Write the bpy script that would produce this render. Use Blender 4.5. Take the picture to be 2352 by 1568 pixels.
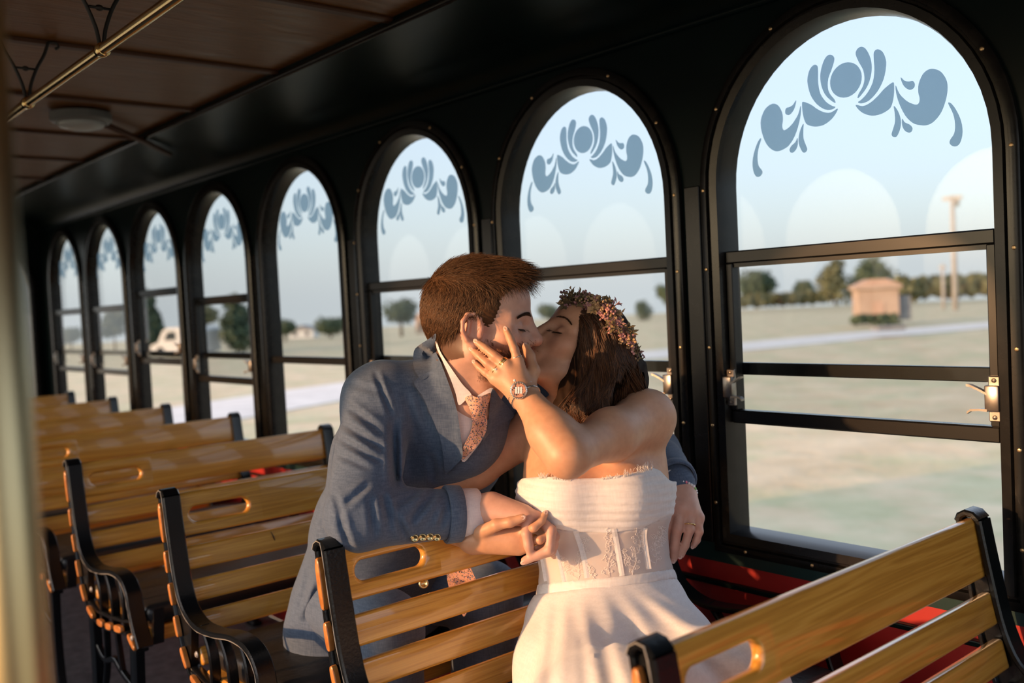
import bpy, bmesh, math, random
import numpy as np
from mathutils import Vector, Matrix
from mathutils.bvhtree import BVHTree

# ---------------------------------------------------------------- scene reset
for o in list(bpy.data.objects): bpy.data.objects.remove(o, do_unlink=True)
scene = bpy.context.scene
COL = scene.collection
rng = np.random.default_rng(11)
random.seed(5)

# ---------------------------------------------------------------- camera
FPX, YAW, PITCH, ROLL = 2199.25, 0.7075, -0.0422, -0.0499
CAM = np.array([0.0, 0.0, 1.29])
_fw = np.array([-math.cos(YAW), math.sin(YAW), 0.0]); _up = np.array([0, 0, 1.0]); _rt = np.cross(_fw, _up)
FW = _fw * math.cos(PITCH) + _up * math.sin(PITCH); _u2 = np.cross(_rt, FW)
RT = _rt * math.cos(ROLL) + _u2 * math.sin(ROLL)
UP = -_rt * math.sin(ROLL) + _u2 * math.cos(ROLL)
cam_d = bpy.data.cameras.new('camera'); cam = bpy.data.objects.new('camera', cam_d); COL.objects.link(cam)
cam_d.sensor_fit = 'HORIZONTAL'; cam_d.sensor_width = 36.0; cam_d.lens = FPX / 2352 * 36
cam_d.clip_start = 0.02; cam_d.clip_end = 2000
M = Matrix.Identity(4)
for i in range(3):
    M[i][0], M[i][1], M[i][2], M[i][3] = RT[i], UP[i], -FW[i], CAM[i]
cam.matrix_world = M
cam_d.dof.use_dof = True; cam_d.dof.focus_distance = 1.82; cam_d.dof.aperture_fstop = 2.6
scene.camera = cam

# ---------------------------------------------------------------- sky, sun, exposure
SUN_AZ = Vector((0.30, 0.954, -0.168)).normalized()     # direction the light travels
world = bpy.data.worlds.new('sky'); scene.world = world; world.use_nodes = True
nt = world.node_tree; nt.nodes.clear()
wo = nt.nodes.new('ShaderNodeOutputWorld'); bg = nt.nodes.new('ShaderNodeBackground')
sky = nt.nodes.new('ShaderNodeTexSky'); sky.sky_type = 'NISHITA'; sky.sun_disc = False
sky.sun_elevation = math.asin(-SUN_AZ.z); sky.sun_rotation = math.atan2(-SUN_AZ.x, -SUN_AZ.y)
sky.altitude = 100; sky.air_density = 1.0; sky.dust_density = 4.5; sky.ozone_density = 2.0
hs = nt.nodes.new('ShaderNodeMixRGB'); hs.blend_type = 'MIX'; hs.inputs[0].default_value = 0.58
hs.inputs[2].default_value = (3.0, 2.9, 2.55, 1)          # thin high haze
wb_ = nt.nodes.new('ShaderNodeMixRGB'); wb_.blend_type = 'MULTIPLY'; wb_.inputs[0].default_value = 1.0; wb_.inputs[2].default_value = (.90, .965, 1.14, 1)   # daylight white balance
nt.links.new(sky.outputs[0], hs.inputs[1]); nt.links.new(hs.outputs[0], wb_.inputs[1]); nt.links.new(wb_.outputs[0], bg.inputs[0]); nt.links.new(bg.outputs[0], wo.inputs[0])
bg.inputs[1].default_value = 0.50
sun_d = bpy.data.lights.new('sun', 'SUN'); sun = bpy.data.objects.new('sun', sun_d); COL.objects.link(sun)
sun_d.energy = 5.4; sun_d.angle = math.radians(1.2); sun_d.color = (1.0, 0.50, 0.21)
sun.rotation_euler = SUN_AZ.to_track_quat('-Z', 'Y').to_euler(); sun.location = (-3, -6, 6)
vs = scene.view_settings
vs.view_transform = 'Standard'; vs.look = 'None'; vs.gamma = 1.0; vs.use_curve_mapping = False; vs.exposure = 0.0

# ---------------------------------------------------------------- helpers
def J(px, py, Z):
    """a point of the place seen at pixel (px, py) at distance Z along the optical axis"""
    return CAM + Z * (FW + (px - 1176) / FPX * RT - (py - 784) / FPX * UP)
def ray_(px, py): return FW + (px - 1176) / FPX * RT - (py - 784) / FPX * UP
def on_ground(px, py, z=-0.9):
    d = ray_(px, py); return CAM + (z - CAM[2]) / d[2] * d
def at_dist(px, py, dist):
    d = ray_(px, py); return CAM + d * dist

def tag(o, label=None, cat=None, group=None, kind=None):
    if label: o['label'] = label
    if cat: o['category'] = cat
    if group: o['group'] = group
    if kind: o['kind'] = kind
    return o
def mesh_obj(name, verts, faces, mat=None, parent=None, smooth=False, uv=None):
    me = bpy.data.meshes.new(name)
    me.from_pydata([tuple(map(float, v)) for v in verts], [], [tuple(map(int, f)) for f in faces])
    me.update()
    return mesh_link(name, me, mat, parent, smooth)
def mesh_link(name, me, mat=None, parent=None, smooth=False):
    o = bpy.data.objects.new(name, me); COL.objects.link(o)
    if mat is not None and len(me.materials) == 0:
        for m in (mat if isinstance(mat, (list, tuple)) else [mat]): me.materials.append(m)
    if parent is not None: o.parent = parent
    if smooth: me.polygons.foreach_set('use_smooth', [True] * len(me.polygons))
    return o
def np_mesh(name, V, F):
    """V (n,3), F (m,k) arrays of one polygon size"""
    me = bpy.data.meshes.new(name); V = np.asarray(V, np.float32); F = np.asarray(F, np.int32)
    k = F.shape[1]
    me.vertices.add(len(V)); me.vertices.foreach_set('co', V.ravel())
    me.loops.add(F.size); me.loops.foreach_set('vertex_index', F.ravel())
    me.polygons.add(len(F)); me.polygons.foreach_set('loop_start', np.arange(0, F.size, k, dtype=np.int32))
    me.update(calc_edges=True); me.validate()
    return me
def empty(name, loc=(0, 0, 0), parent=None):
    o = bpy.data.objects.new(name, None); COL.objects.link(o); o.location = loc; o.empty_display_size = 0.1
    if parent is not None: o.parent = parent
    return o
def clone(o, parent=None, off=None):
    c = o.copy(); COL.objects.link(c)
    if parent is not None: c.parent = parent
    if off is not None: c.location = Vector(o.location) + Vector(off)
    return c
def clone_tree(o, parent=None, off=None):
    c = clone(o, parent, off)
    for ch in list(o.children): clone_tree(ch, c)
    return c

class MB:
    """collects shapes, builds one mesh"""
    def __init__(s): s.v = []; s.f = []
    def add(s, V, F):
        b = len(s.v); s.v += [tuple(map(float, p)) for p in V]; s.f += [tuple(i + b for i in f) for f in F]; return s
    def box(s, x0, x1, y0, y1, z0, z1, bev=0.0, seg=2):
        if bev <= 0:
            V = [(x, y, z) for z in (z0, z1) for y in (y0, y1) for x in (x0, x1)]
            return s.add(V, [(0, 2, 3, 1), (4, 5, 7, 6), (0, 1, 5, 4), (2, 6, 7, 3), (0, 4, 6, 2), (1, 3, 7, 5)])
        bm = bmesh.new(); bmesh.ops.create_cube(bm, size=1)
        for v in bm.verts:
            v.co = Vector(((x0 + x1) / 2 + v.co.x * (x1 - x0), (y0 + y1) / 2 + v.co.y * (y1 - y0), (z0 + z1) / 2 + v.co.z * (z1 - z0)))
        bmesh.ops.bevel(bm, geom=list(bm.edges), offset=bev, segments=seg, affect='EDGES', profile=0.5)
        bm.verts.ensure_lookup_table(); bm.verts.index_update()
        s.add([v.co for v in bm.verts], [[v.index for v in f.verts] for f in bm.faces]); bm.free(); return s
    def sweep(s, rings, closed_ring=True, caps=True, loop=False):
        n = len(rings[0]); V = [p for r in rings for p in r]; F = []
        m = len(rings)
        for i in range(m if loop else m - 1):
            a, b = i * n, ((i + 1) % m) * n
            for j in range(n if closed_ring else n - 1):
                k = (j + 1) % n; F.append((a + j, a + k, b + k, b + j))
        if caps and not loop and closed_ring:
            F.append(tuple(range(n - 1, -1, -1))); F.append(tuple((m - 1) * n + j for j in range(n)))
        return s.add(V, F)
    def tube(s, path, rad, n=8, caps=True, flat=1.0, loop=False):
        path = [np.array(p, float) for p in path]; m = len(path)
        rad = [rad] * m if np.isscalar(rad) else rad
        rings = []; prev = None
        for i in range(m):
            a = path[(i - 1) % m] if (loop or i > 0) else path[i]; b = path[(i + 1) % m] if (loop or i < m - 1) else path[i]
            t = b - a; t = t / (np.linalg.norm(t) + 1e-12)
            if prev is None:
                h = np.array([0, 0, 1.0]) if abs(t[2]) < 0.9 else np.array([1.0, 0, 0])
                nn = np.cross(t, h)
            else: nn = prev - t * (prev @ t)
            nn = nn / (np.linalg.norm(nn) + 1e-12); prev = nn; bb = np.cross(t, nn)
            rings.append([path[i] + rad[i] * (math.cos(2 * math.pi * k / n) * nn + flat * math.sin(2 * math.pi * k / n) * bb) for k in range(n)])
        return s.sweep(rings, True, caps, loop)
    def lathe(s, prof, c=(0, 0, 0), n=20, axis='z'):
        rings = []
        for r, h in prof:
            ring = []
            for k in range(n):
                a = 2 * math.pi * k / n; p = (r * math.cos(a), r * math.sin(a), h)
                if axis == 'y': p = (p[0], p[2], p[1])
                if axis == 'x': p = (p[2], p[0], p[1])
                ring.append((c[0] + p[0], c[1] + p[1], c[2] + p[2]))
            rings.append(ring)
        return s.sweep(rings)
    def prism(s, poly, d0, d1, axis='y'):
        """polygon in the plane across `axis`, extruded from d0 to d1"""
        n = len(poly)
        def P(p, d): return {'y': (p[0], d, p[1]), 'x': (d, p[0], p[1]), 'z': (p[0], p[1], d)}[axis]
        V = [P(p, d0) for p in poly] + [P(p, d1) for p in poly]
        F = [tuple(range(n)), tuple(range(2 * n - 1, n - 1, -1))] + [(i, i + n, (i + 1) % n + n, (i + 1) % n) for i in range(n)]
        return s.add(V, F)
    def xform(s, fn): s.v = [tuple(fn(p)) for p in s.v]; return s
    def mesh(s, name):
        me = bpy.data.meshes.new(name); me.from_pydata(s.v, [], s.f); me.update()
        bm = bmesh.new(); bm.from_mesh(me); bmesh.ops.recalc_face_normals(bm, faces=bm.faces); bm.to_mesh(me); bm.free(); return me
    def build(s, name, mat, parent=None, smooth=False, auto=None):
        o = mesh_link(name, s.mesh(name), mat, parent, smooth)
        if auto: shade_auto(o.data, auto)
        return o
def shade_auto(me, deg):
    me.polygons.foreach_set('use_smooth', [True] * len(me.polygons))
    bm = bmesh.new(); bm.from_mesh(me); c = math.radians(deg)
    for e in bm.edges:
        if len(e.link_faces) == 2 and e.calc_face_angle(0) > c: e.smooth = False
    bm.to_mesh(me); bm.free()
def catmull(P, n=6, closed=True):
    P = [np.array(p, float) for p in P]; m = len(P); out = []
    for i in range(m if closed else m - 1):
        if closed: a, b, c, d = P[(i - 1) % m], P[i], P[(i + 1) % m], P[(i + 2) % m]
        else: a, b, c, d = P[max(i - 1, 0)], P[i], P[i + 1], P[min(i + 2, m - 1)]
        for k in range(n):
            t = k / n; out.append(.5 * ((2 * b) + (c - a) * t + (2 * a - 5 * b + 4 * c - d) * t * t + (3 * b - a - 3 * c + d) * t ** 3))
    if not closed: out.append(P[-1])
    return out

# ---------------------------------------------------------------- materials
def rgb(r, g, b):
    f = lambda c: ((c / 255 + .055) / 1.055) ** 2.4 if c > 10 else c / 255 / 12.92
    return (f(r), f(g), f(b), 1)
class Mat:
    def __init__(s, name, color=(.5, .5, .5, 1), rough=.5, metal=0, **kw):
        s.m = bpy.data.materials.new(name); s.m.use_nodes = True; s.n = s.m.node_tree.nodes; s.l = s.m.node_tree.links
        s.p = s.n['Principled BSDF']; s.out = s.n['Material Output']
        s.p.inputs['Base Color'].default_value = color; s.p.inputs['Roughness'].default_value = rough; s.p.inputs['Metallic'].default_value = metal
        for k, v in kw.items(): s.p.inputs[k.replace('_', ' ')].default_value = v
    def node(s, t, **kw):
        n = s.n.new(t)
        for k, v in kw.items():
            if hasattr(n, k): setattr(n, k, v)
            else: n.inputs[k.replace('_', ' ')].default_value = v
        return n
    def link(s, a, b): s.l.new(a, b); return s
    def coord(s, kind='Object', scale=(1, 1, 1), rnd=False):
        tc = s.node('ShaderNodeTexCoord'); mp = s.node('ShaderNodeMapping'); mp.inputs['Scale'].default_value = scale
        s.link(tc.outputs[kind], mp.inputs[0])
        if rnd:
            oi = s.node('ShaderNodeObjectInfo'); mu = s.node('ShaderNodeMath', operation='MULTIPLY'); mu.inputs[1].default_value = 37.0
            s.link(oi.outputs['Random'], mu.inputs[0]); cb = s.node('ShaderNodeCombineXYZ')
            for i in range(3): s.link(mu.outputs[0], cb.inputs[i])
            s.link(cb.outputs[0], mp.inputs['Location'])
        return mp.outputs[0]
    def noise(s, co, scale=5, detail=4, rough=.5, dist=0):
        n = s.node('ShaderNodeTexNoise'); n.inputs['Scale'].default_value = scale; n.inputs['Detail'].default_value = detail
        n.inputs['Roughness'].default_value = rough; n.inputs['Distortion'].default_value = dist; s.link(co, n.inputs['Vector']); return n.outputs['Fac']
    def ramp(s, fac, stops, mode='LINEAR'):
        r = s.node('ShaderNodeValToRGB'); e = r.color_ramp.elements; r.color_ramp.interpolation = mode
        while len(e) < len(stops): e.new(0.5)
        for i, (p, c) in enumerate(stops): e[i].position = p; e[i].color = c
        s.link(fac, r.inputs[0]); return r.outputs[0]
    def base(s, col): return s.link(col, s.p.inputs['Base Color'])
    def bump(s, fac, strength=.2, dist=.002):
        b = s.node('ShaderNodeBump'); b.inputs['Strength'].default_value = strength; b.inputs['Distance'].default_value = dist
        s.link(fac, b.inputs['Height']); s.link(b.outputs[0], s.p.inputs['Normal']); return s
    def vary(s, c1, c2, scale=8, kind='Object', mscale=(1, 1, 1), detail=4, lo=.35, hi=.65, rnd=False, bump=0, bdist=.002):
        f = s.noise(s.coord(kind, mscale, rnd), scale, detail)
        s.base(s.ramp(f, [(lo, c1), (hi, c2)]))
        if bump: s.bump(f, bump, bdist)
        return s
MATS = {}
def mk(name, *a, **k):
    m = Mat(name, *a, **k); MATS[name] = m.m; return m
# varnished oak, grain running along local Y
w = mk('varnished_wood', rough=.30, Coat_Weight=1.0, Coat_Roughness=.05)
co = w.coord('Object', (1, 1, 1), True)
mp2 = w.node('ShaderNodeMapping'); mp2.inputs['Scale'].default_value = (26, 1.1, 26); w.link(co, mp2.inputs[0])
n1 = w.noise(mp2.outputs[0], 1.6, 3, .5, .6)
mp3 = w.node('ShaderNodeMapping'); mp3.inputs['Scale'].default_value = (420, 5, 420); w.link(co, mp3.inputs[0])
n2 = w.noise(mp3.outputs[0], 1.0, 4, .6)
wv = w.node('ShaderNodeMath', operation='MULTIPLY'); wv.inputs[1].default_value = 30; w.link(n1, wv.inputs[0])
sn = w.node('ShaderNodeMath', operation='SINE'); w.link(wv.outputs[0], sn.inputs[0])
ad = w.node('ShaderNodeMath', operation='MULTIPLY_ADD'); ad.inputs[1].default_value = .20; w.link(sn.outputs[0], ad.inputs[0]); w.link(n2, ad.inputs[2])
w.base(w.ramp(ad.outputs[0], [(.15, (.50, .215, .030, 1)), (.5, (.65, .305, .046, 1)), (.85, (.75, .385, .072, 1))]))
w.bump(ad.outputs[0], .06, .001)
mk('inlay_wood', rough=.4, Coat_Weight=.5, Coat_Roughness=.2).vary((.42, .15, .03, 1), (.55, .22, .05, 1), 60)
c = mk('cast_iron', rough=.26, Specular_IOR_Level=.45)
f = c.noise(c.coord('Object'), 55, 6, .7)
c.base(c.ramp(f, [(.0, (.003, .004, .005, 1)), (.70, (.005, .006, .007, 1)), (.76, (.04, .04, .04, 1))]))
c.bump(c.noise(c.coord('Object'), 160, 3), .25, .0015)
mk('worn_edge', (.42, .41, .39, 1), .45, .6)
v = mk('black_vinyl', (.012, .012, .013, 1), .38); v.bump(v.noise(v.coord('Object'), 14, 5, .6, .4), .5, .006)
mk('wall_paint', rough=.32, Specular_IOR_Level=.10).vary((.002, .006, .0065, 1), (.003, .009, .009, 1), 6)
mk('green_paint', (.006, .026, .026, 1), .3)
mk('red_panel', rough=.42).vary((.30, .008, .008, 1), (.36, .012, .010, 1), 9)
mk('frame_black', rough=.24, metal=.0, Specular_IOR_Level=.28).vary((.005, .005, .005, 1), (.011, .010, .009, 1), 30, bump=.05)
mk('sash_bronze', (.008, .008, .008, 1), .26, .0, Specular_IOR_Level=.28)
mk('screw_brass', (.55, .38, .2, 1), .35, .9)
mk('latch_steel', rough=.3, metal=.9).vary((.26, .23, .20, 1), (.36, .33, .30, 1), 40)
g = mk('glass'); g.n.remove(g.p)
tr = g.node('ShaderNodeBsdfTransparent'); tr.inputs[0].default_value = (.86, .885, .89, 1); gl = g.node('ShaderNodeBsdfGlossy'); gl.inputs['Roughness'].default_value = .015
lw = g.node('ShaderNodeLayerWeight'); pw = g.node('ShaderNodeMath', operation='POWER'); pw.inputs[1].default_value = 4.0; g.link(lw.outputs['Facing'], pw.inputs[0])
fr = g.node('ShaderNodeMath', operation='MULTIPLY_ADD'); fr.inputs[1].default_value = .6; fr.inputs[2].default_value = .010; g.link(pw.outputs[0], fr.inputs[0]); mx = g.node('ShaderNodeMixShader')
lw.inputs[0].default_value = .5
g.link(fr.outputs[0], mx.inputs[0]).link(tr.outputs[0], mx.inputs[1]).link(gl.outputs[0], mx.inputs[2]).link(mx.outputs[0], g.out.inputs[0])
et = mk('etched_film'); et.n.remove(et.p)
tr = et.node('ShaderNodeBsdfTransparent'); tr.inputs[0].default_value = (.62, .70, .75, 1); tl = et.node('ShaderNodeBsdfTranslucent'); tl.inputs[0].default_value = (.5, .62, .7, 1)
mx = et.node('ShaderNodeMixShader'); mx.inputs[0].default_value = .3
et.link(tr.outputs[0], mx.inputs[1]).link(tl.outputs[0], mx.inputs[2]).link(mx.outputs[0], et.out.inputs[0])
cl = mk('ceiling_wood', rough=.36, Specular_IOR_Level=.28)
f = cl.noise(cl.coord('Object', (9, 1.2, 9)), 2.2, 6, .6, 2.5)
cl.base(cl.ramp(f, [(.3, (.105, .042, .010, 1)), (.7, (.175, .074, .020, 1))])); cl.bump(f, .3, .01)
mk('ceiling_batten', (.055, .020, .008, 1), .5)
br = mk('brass', (.80, .60, .28, 1), .18, 1.0); mk('brass_shaded', (.50, .40, .22, 1), .34, 1.0)  # second brass, for the pole: rougher, with shade put into its darker colour
mk('lamp_housing', (.12, .13, .13, 1), .45)
mk('lamp_lens', (.35, .38, .38, 1), .35)
mk('black_iron', (.008, .008, .008, 1), .5)
fl = mk('floor_rubber', rough=.5); fl.vary((.075, .08, .085, 1), (.15, .155, .16, 1), 22, detail=8)
def skin_mat(name, sub):
    s = mk(name, rough=.46, Subsurface_Weight=.12, Subsurface_Scale=.012)
    s.p.inputs['Subsurface Radius'].default_value = (1.0, .35, .2)
    at = s.node('ShaderNodeAttribute'); at.attribute_name = 'Col'
    f = s.noise(s.coord('Object'), 70, 5); mxn = s.node('ShaderNodeMixRGB'); mxn.blend_type = 'MULTIPLY'; mxn.inputs[0].default_value = .5
    s.link(at.outputs['Color'], mxn.inputs[1]); s.link(s.ramp(f, [(.3, (.82, .76, .74, 1)), (.7, (1.06, 1.04, 1.04, 1))]), mxn.inputs[2]); s.base(mxn.outputs[0])
    s.bump(s.noise(s.coord('Object'), 420, 3), .12, .0012)
skin_mat('skin_groom', 0); skin_mat('skin_bride', 0)
mk('nail', (.80, .55, .47, 1), .15, Coat_Weight=.5)
def fabric(name, c1, c2, scale, rough=.85, bump=.25, sheen=.2):
    s = mk(name, rough=rough, Sheen_Weight=sheen)
    a = s.noise(s.coord('Object', (1, 1, .12)), scale, 2); b = s.noise(s.coord('Object', (.12, .12, 1)), scale, 2)
    m = s.node('ShaderNodeMath', operation='ADD'); s.link(a, m.inputs[0]); s.link(b, m.inputs[1])
    h = s.node('ShaderNodeMath', operation='MULTIPLY'); h.inputs[1].default_value = .5; s.link(m.outputs[0], h.inputs[0])
    s.base(s.ramp(h.outputs[0], [(.38, c1), (.62, c2)])); s.bump(h.outputs[0], bump, .001); return s
fabric('suit_cloth', (.050, .085, .155, 1), (.088, .130, .212, 1), 420)
fabric('suit_lining', (.03, .04, .06, 1), (.05, .06, .09, 1), 300)
fabric('shirt_cotton', (.70, .68, .73, 1), (.78, .76, .80, 1), 500)
t = mk('floral_silk', rough=.6, Sheen_Weight=.2)
tn = t.node('ShaderNodeTexNoise'); tn.inputs['Scale'].default_value = 160; t.link(t.coord('Object'), tn.inputs['Vector'])
tm = t.node('ShaderNodeMixRGB'); tm.inputs[0].default_value = .012; t.link(t.coord('Object'), tm.inputs[1]); t.link(tn.outputs['Color'], tm.inputs[2])
vo = t.node('ShaderNodeTexVoronoi'); vo.inputs['Scale'].default_value = 290; t.link(tm.outputs[0], vo.inputs['Vector'])
sep = t.node('ShaderNodeSeparateColor'); t.link(vo.outputs['Color'], sep.inputs[0])
pick = t.ramp(sep.outputs[0], [(0, (.02, .06, .16, 1)), (.3, (.02, .025, .04, 1)), (.55, (.55, .33, .12, 1)), (.8, (.05, .16, .24, 1))], 'CONSTANT')
msk = t.ramp(vo.outputs['Distance'], [(.36, (1, 1, 1, 1)), (.46, (0, 0, 0, 1))])
mxn = t.node('ShaderNodeMixRGB'); mxn.inputs[1].default_value = (.74, .41, .31, 1); t.link(msk, mxn.inputs[0]); t.link(pick, mxn.inputs[2]); t.base(mxn.outputs[0])
d = fabric('dress_chiffon', (.70, .69, .71, 1), (.78, .77, .79, 1), 260, .7, .15)
d.p.inputs['Subsurface Weight'].default_value = .15; d.p.inputs['Subsurface Radius'].default_value = (.02, .018, .016)
sh = mk('sheer_mesh', (.86, .82, .82, 1), .8)
trn = sh.node('ShaderNodeBsdfTransparent'); mx = sh.node('ShaderNodeMixShader'); mx.inputs[0].default_value = .62
sh.link(sh.p.outputs[0], mx.inputs[2]).link(trn.outputs[0], mx.inputs[1]).link(mx.outputs[0], sh.out.inputs[0])
mk('lace_thread', (.88, .85, .84, 1), .8)
for nm, c1, c2 in (('hair_groom', (.060, .030, .014, 1), (.19, .095, .042, 1)), ('hair_bride', (.018, .008, .005, 1), (.125, .052, .022, 1)), ('brow_hair', (.04, .02, .012, 1), (.08, .04, .02, 1)), ('beard_hair', (.12, .045, .02, 1), (.22, .09, .04, 1))):
    s = mk(nm, rough=.5, Specular_IOR_Level=.35)
    at = s.node('ShaderNodeAttribute'); at.attribute_name = 'rnd'; s.base(s.ramp(at.outputs['Fac'], [(0, c1), (1, c2)]))
for nm, c_ in (('hair_under_groom', (.085, .042, .02, 1)), ('hair_under_bride', (.020, .010, .006, 1))): mk(nm, c_, .75, Specular_IOR_Level=.15)
mk('gold', (.83, .60, .26, 1), .2, 1.0); mk('silver', (.75, .73, .70, 1), .25, 1.0)
mk('gold_button', (.62, .52, .28, 1), .3, 1.0); mk('pearl', (.85, .83, .85, 1), .2)
mk('bead_pink', (.85, .25, .35, 1), .4); mk('bead_green', (.3, .65, .2, 1), .4)
# ================================================================ the trolley: shell
PITCHX = 0.76; XA = -1.0436; HW = 0.2973; ZS = 0.736; ZC = 1.29 + 0.2325; AB = 0.3091
NW = 8; YG = 1.82; YF = 1.795                      # glass plane, wall face
def outline(off, n=28, zs=None, top_only=None):
    """arched opening grown by off: from the sill's left corner up and over to its right corner"""
    zb = (ZS if zs is None else zs) - off if top_only is None else top_only
    h = HW + off; P = []
    for k in range(7): P.append((-h, zb + (ZC - zb) * k / 6))
    for k in range(1, n): a = math.pi - math.pi * k / n; P.append((h * math.cos(a), ZC + (AB + off) * math.sin(a)))
    for k in range(7): P.append((h, ZC - (ZC - zb) * k / 6))
    return P
WALL_L, WALL_R = -7.9, 0.9
def bay_wall(mb, cx, yf, yb):
    """one wall bay with its arched hole, front and back faces and the reveal"""
    z0, z1, hp = 0.70, 1.90, PITCHX / 2
    inn = outline(.035); m = len(inn); out = []
    for (x, z) in inn:                                # same count, pushed to the rectangle's edge
        if z <= ZC and abs(x) > HW: out.append((math.copysign(hp, x), z if z > ZS - .03 else z0))
        else:
            dx, dz = x, z - ZC; t = min(hp / abs(dx) if abs(dx) > 1e-6 else 9e9, (z1 - ZC) / dz if dz > 1e-6 else 9e9)
            out.append((dx * t, ZC + dz * t))
    out[0] = (-hp, z0); out[-1] = (hp, z0)
    for y in (yf, yb):
        V = [(cx + x, y, z) for x, z in inn] + [(cx + x, y, z) for x, z in out]
        mb.add(V, [(i, i + 1, m + i + 1, m + i) for i in range(m - 1)] + [(0, m, 2 * m - 1, m - 1)])
        # the two upper corners
        for sx in (-1, 1):
            c = [k for k in range(m - 1) if (abs(abs(out[k][0]) - hp) < 1e-6) != (abs(abs(out[k + 1][0]) - hp) < 1e-6) and out[k][0] * sx > 0 and out[k][1] > ZC]
            for k in c:
                mb.add([(cx + out[k][0], y, out[k][1]), (cx + out[k + 1][0], y, out[k + 1][1]), (cx + sx * hp, y, z1)], [(0, 1, 2)])
    V = [(cx + x, yf, z) for x, z in inn] + [(cx + x, yb, z) for x, z in inn]
    mb.add(V, [(i, (i + 1) % m, m + (i + 1) % m, m + i) for i in range(m)])
def wall_mesh(yf, yb, centres):
    mb = MB()
    for cx in centres: bay_wall(mb, cx, yf, yb)
    lo, hi = min(centres) - PITCHX / 2, max(centres) + PITCHX / 2
    for a, b in ((WALL_L, lo), (hi, WALL_R)):
        if b > a: mb.box(a, b, min(yf, yb), max(yf, yb), .70, 1.90)
    return mb
centres = [XA - PITCHX * n for n in range(NW)]
wall_r = wall_mesh(YF, YF + .06, centres).build('wall_right', MATS['wall_paint']); tag(wall_r, kind='structure')
MB().box(WALL_L, WALL_R, YF, YF + .06, .655, .70).build('green_band', MATS['green_paint'], wall_r)
MB().box(WALL_L, WALL_R, YF + .004, YF + .06, 0, .655).build('red_panel', MATS['red_panel'], wall_r)
MB().box(WALL_L, WALL_R, YF - .012, YF + .004, .60, .612, .003).build('rub_strip', MATS['wall_paint'], wall_r)
# cove between the window wall and the ceiling
cove = [(YF, 1.90), (YF - .012, 1.925), (YF - .05, 1.955), (YF - .12, 1.975), (YF - .25, 1.99), (1.392, 2.0)]
def strip_wall(name, prof, x0, x1, mat, parent=None, th=.02):
    mb = MB(); n = len(prof)
    rings = [[(x, y, z) for y, z in prof] + [(x, y, z + th) for y, z in reversed(prof)] for x in (x0, x1)]
    return mb.sweep(rings).build(name, mat, parent, auto=40)
cv = strip_wall('cove', cove, WALL_L, WALL_R, MATS['wall_paint'], wall_r)
MB().tube([(WALL_L, YF - .006, 1.905), (WALL_R, YF - .006, 1.905)], .008, 8).build('cove_moulding', MATS['wall_paint'], wall_r, True)
MB().tube([(WALL_L, 1.392, 1.998), (WALL_R, 1.392, 1.998)], .009, 8).build('cove_edge', MATS['frame_black'], wall_r, True)
# opposite wall with the same windows; the low sun comes in through it
YO = -0.72; OX = -1.82 + 0.76 * 1 - XA
wall_l = wall_mesh(YO, YO - .06, [XA + OX + PITCHX * k for k in range(-8, 2)]).build('wall_left', MATS['wall_paint']); tag(wall_l, kind='structure')
MB().box(WALL_L, WALL_R + 1.2, YO - .06, YO, 0, .70).build('red_panel', MATS['red_panel'], wall_l)
strip_wall('cove', [(-y + YF + YO, z) for y, z in reversed(cove)], WALL_L, WALL_R, MATS['wall_paint'], wall_l)
# ceiling: wide wooden panels with battens across
ceil_root = MB().box(WALL_L, WALL_R, YO - .05, 1.41, 2.035, 2.06).build('ceiling', MATS['ceiling_wood']); tag(ceil_root, kind='structure')
bat_x = [-1.42 - .62 * k for k in range(11)]
edges = [WALL_R] + bat_x + [WALL_L]
pan = None
for i in range(len(edges) - 1):
    MB().box(edges[i + 1] + .006, edges[i] - .006, YO + .40, 1.395, 2.018, 2.036, .004, 1).build('panel', MATS['ceiling_wood'], ceil_root)
for x in bat_x:
    MB().box(x - .016, x + .016, YO + .40, 1.395, 2.008, 2.02, .004, 1).build('batten', MATS['ceiling_batten'], ceil_root)
floor = MB().box(WALL_L, WALL_R, YO, YF, -.04, 0).build('floor', MATS['floor_rubber']); tag(floor, kind='structure')
# rear wall with one arched window by the corner
XR = -6.90
mb = MB(); n0 = len(mb.v)
bay_wall(mb, 0, 0, -.06)
mb.v = [(XR + y, 1.795 - .38 + x, z) for x, y, z in mb.v]
mb.box(XR - .06, XR, YO, 1.795 - .76, .70, 1.90)
mb.box(XR - .06, XR, YO, 1.795, 0, .70); mb.box(XR - .06, XR, YO, 1.795, 1.90, 2.06)
tag(mb.build('wall_rear', MATS['wall_paint']), kind='structure')

# ---------------------------------------------------------------- windows
def ring_mesh(prof, n=28):
    mb = MB(); rings = []
    for off, y in prof: rings.append([(x, y, z) for x, z in outline(off, n)])
    return mb.sweep(rings, closed_ring=True, caps=False)
frame_me = ring_mesh([(.052, YF), (.052, YF - .012), (.046, YF - .016), (.034, YF - .016), (.031, YF - .008), (.027, YF - .008), (.024, YF - .015), (.006, YF - .013), (.003, YF - .004), (.0, YF + .02), (.0, YG + .03), (.034, YG + .03)]).mesh('window_frame')
shade_auto(frame_me, 35)
ztop = (1.350, 1.378); zbot = (.986, 1.016); zout = (1.094, 1.122)
ztop_n = {5: (1.412, 1.440), 3: None}; zbot_n = {5: (1.058, 1.088), 3: (1.086, 1.114)}
def arch_pane(y, z0):
    P = [p for p in outline(.004) if p[1] >= z0]; P = [(-HW - .004, z0)] + P + [(HW + .004, z0)]
    return MB().prism(P, y, y + .004)
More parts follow.
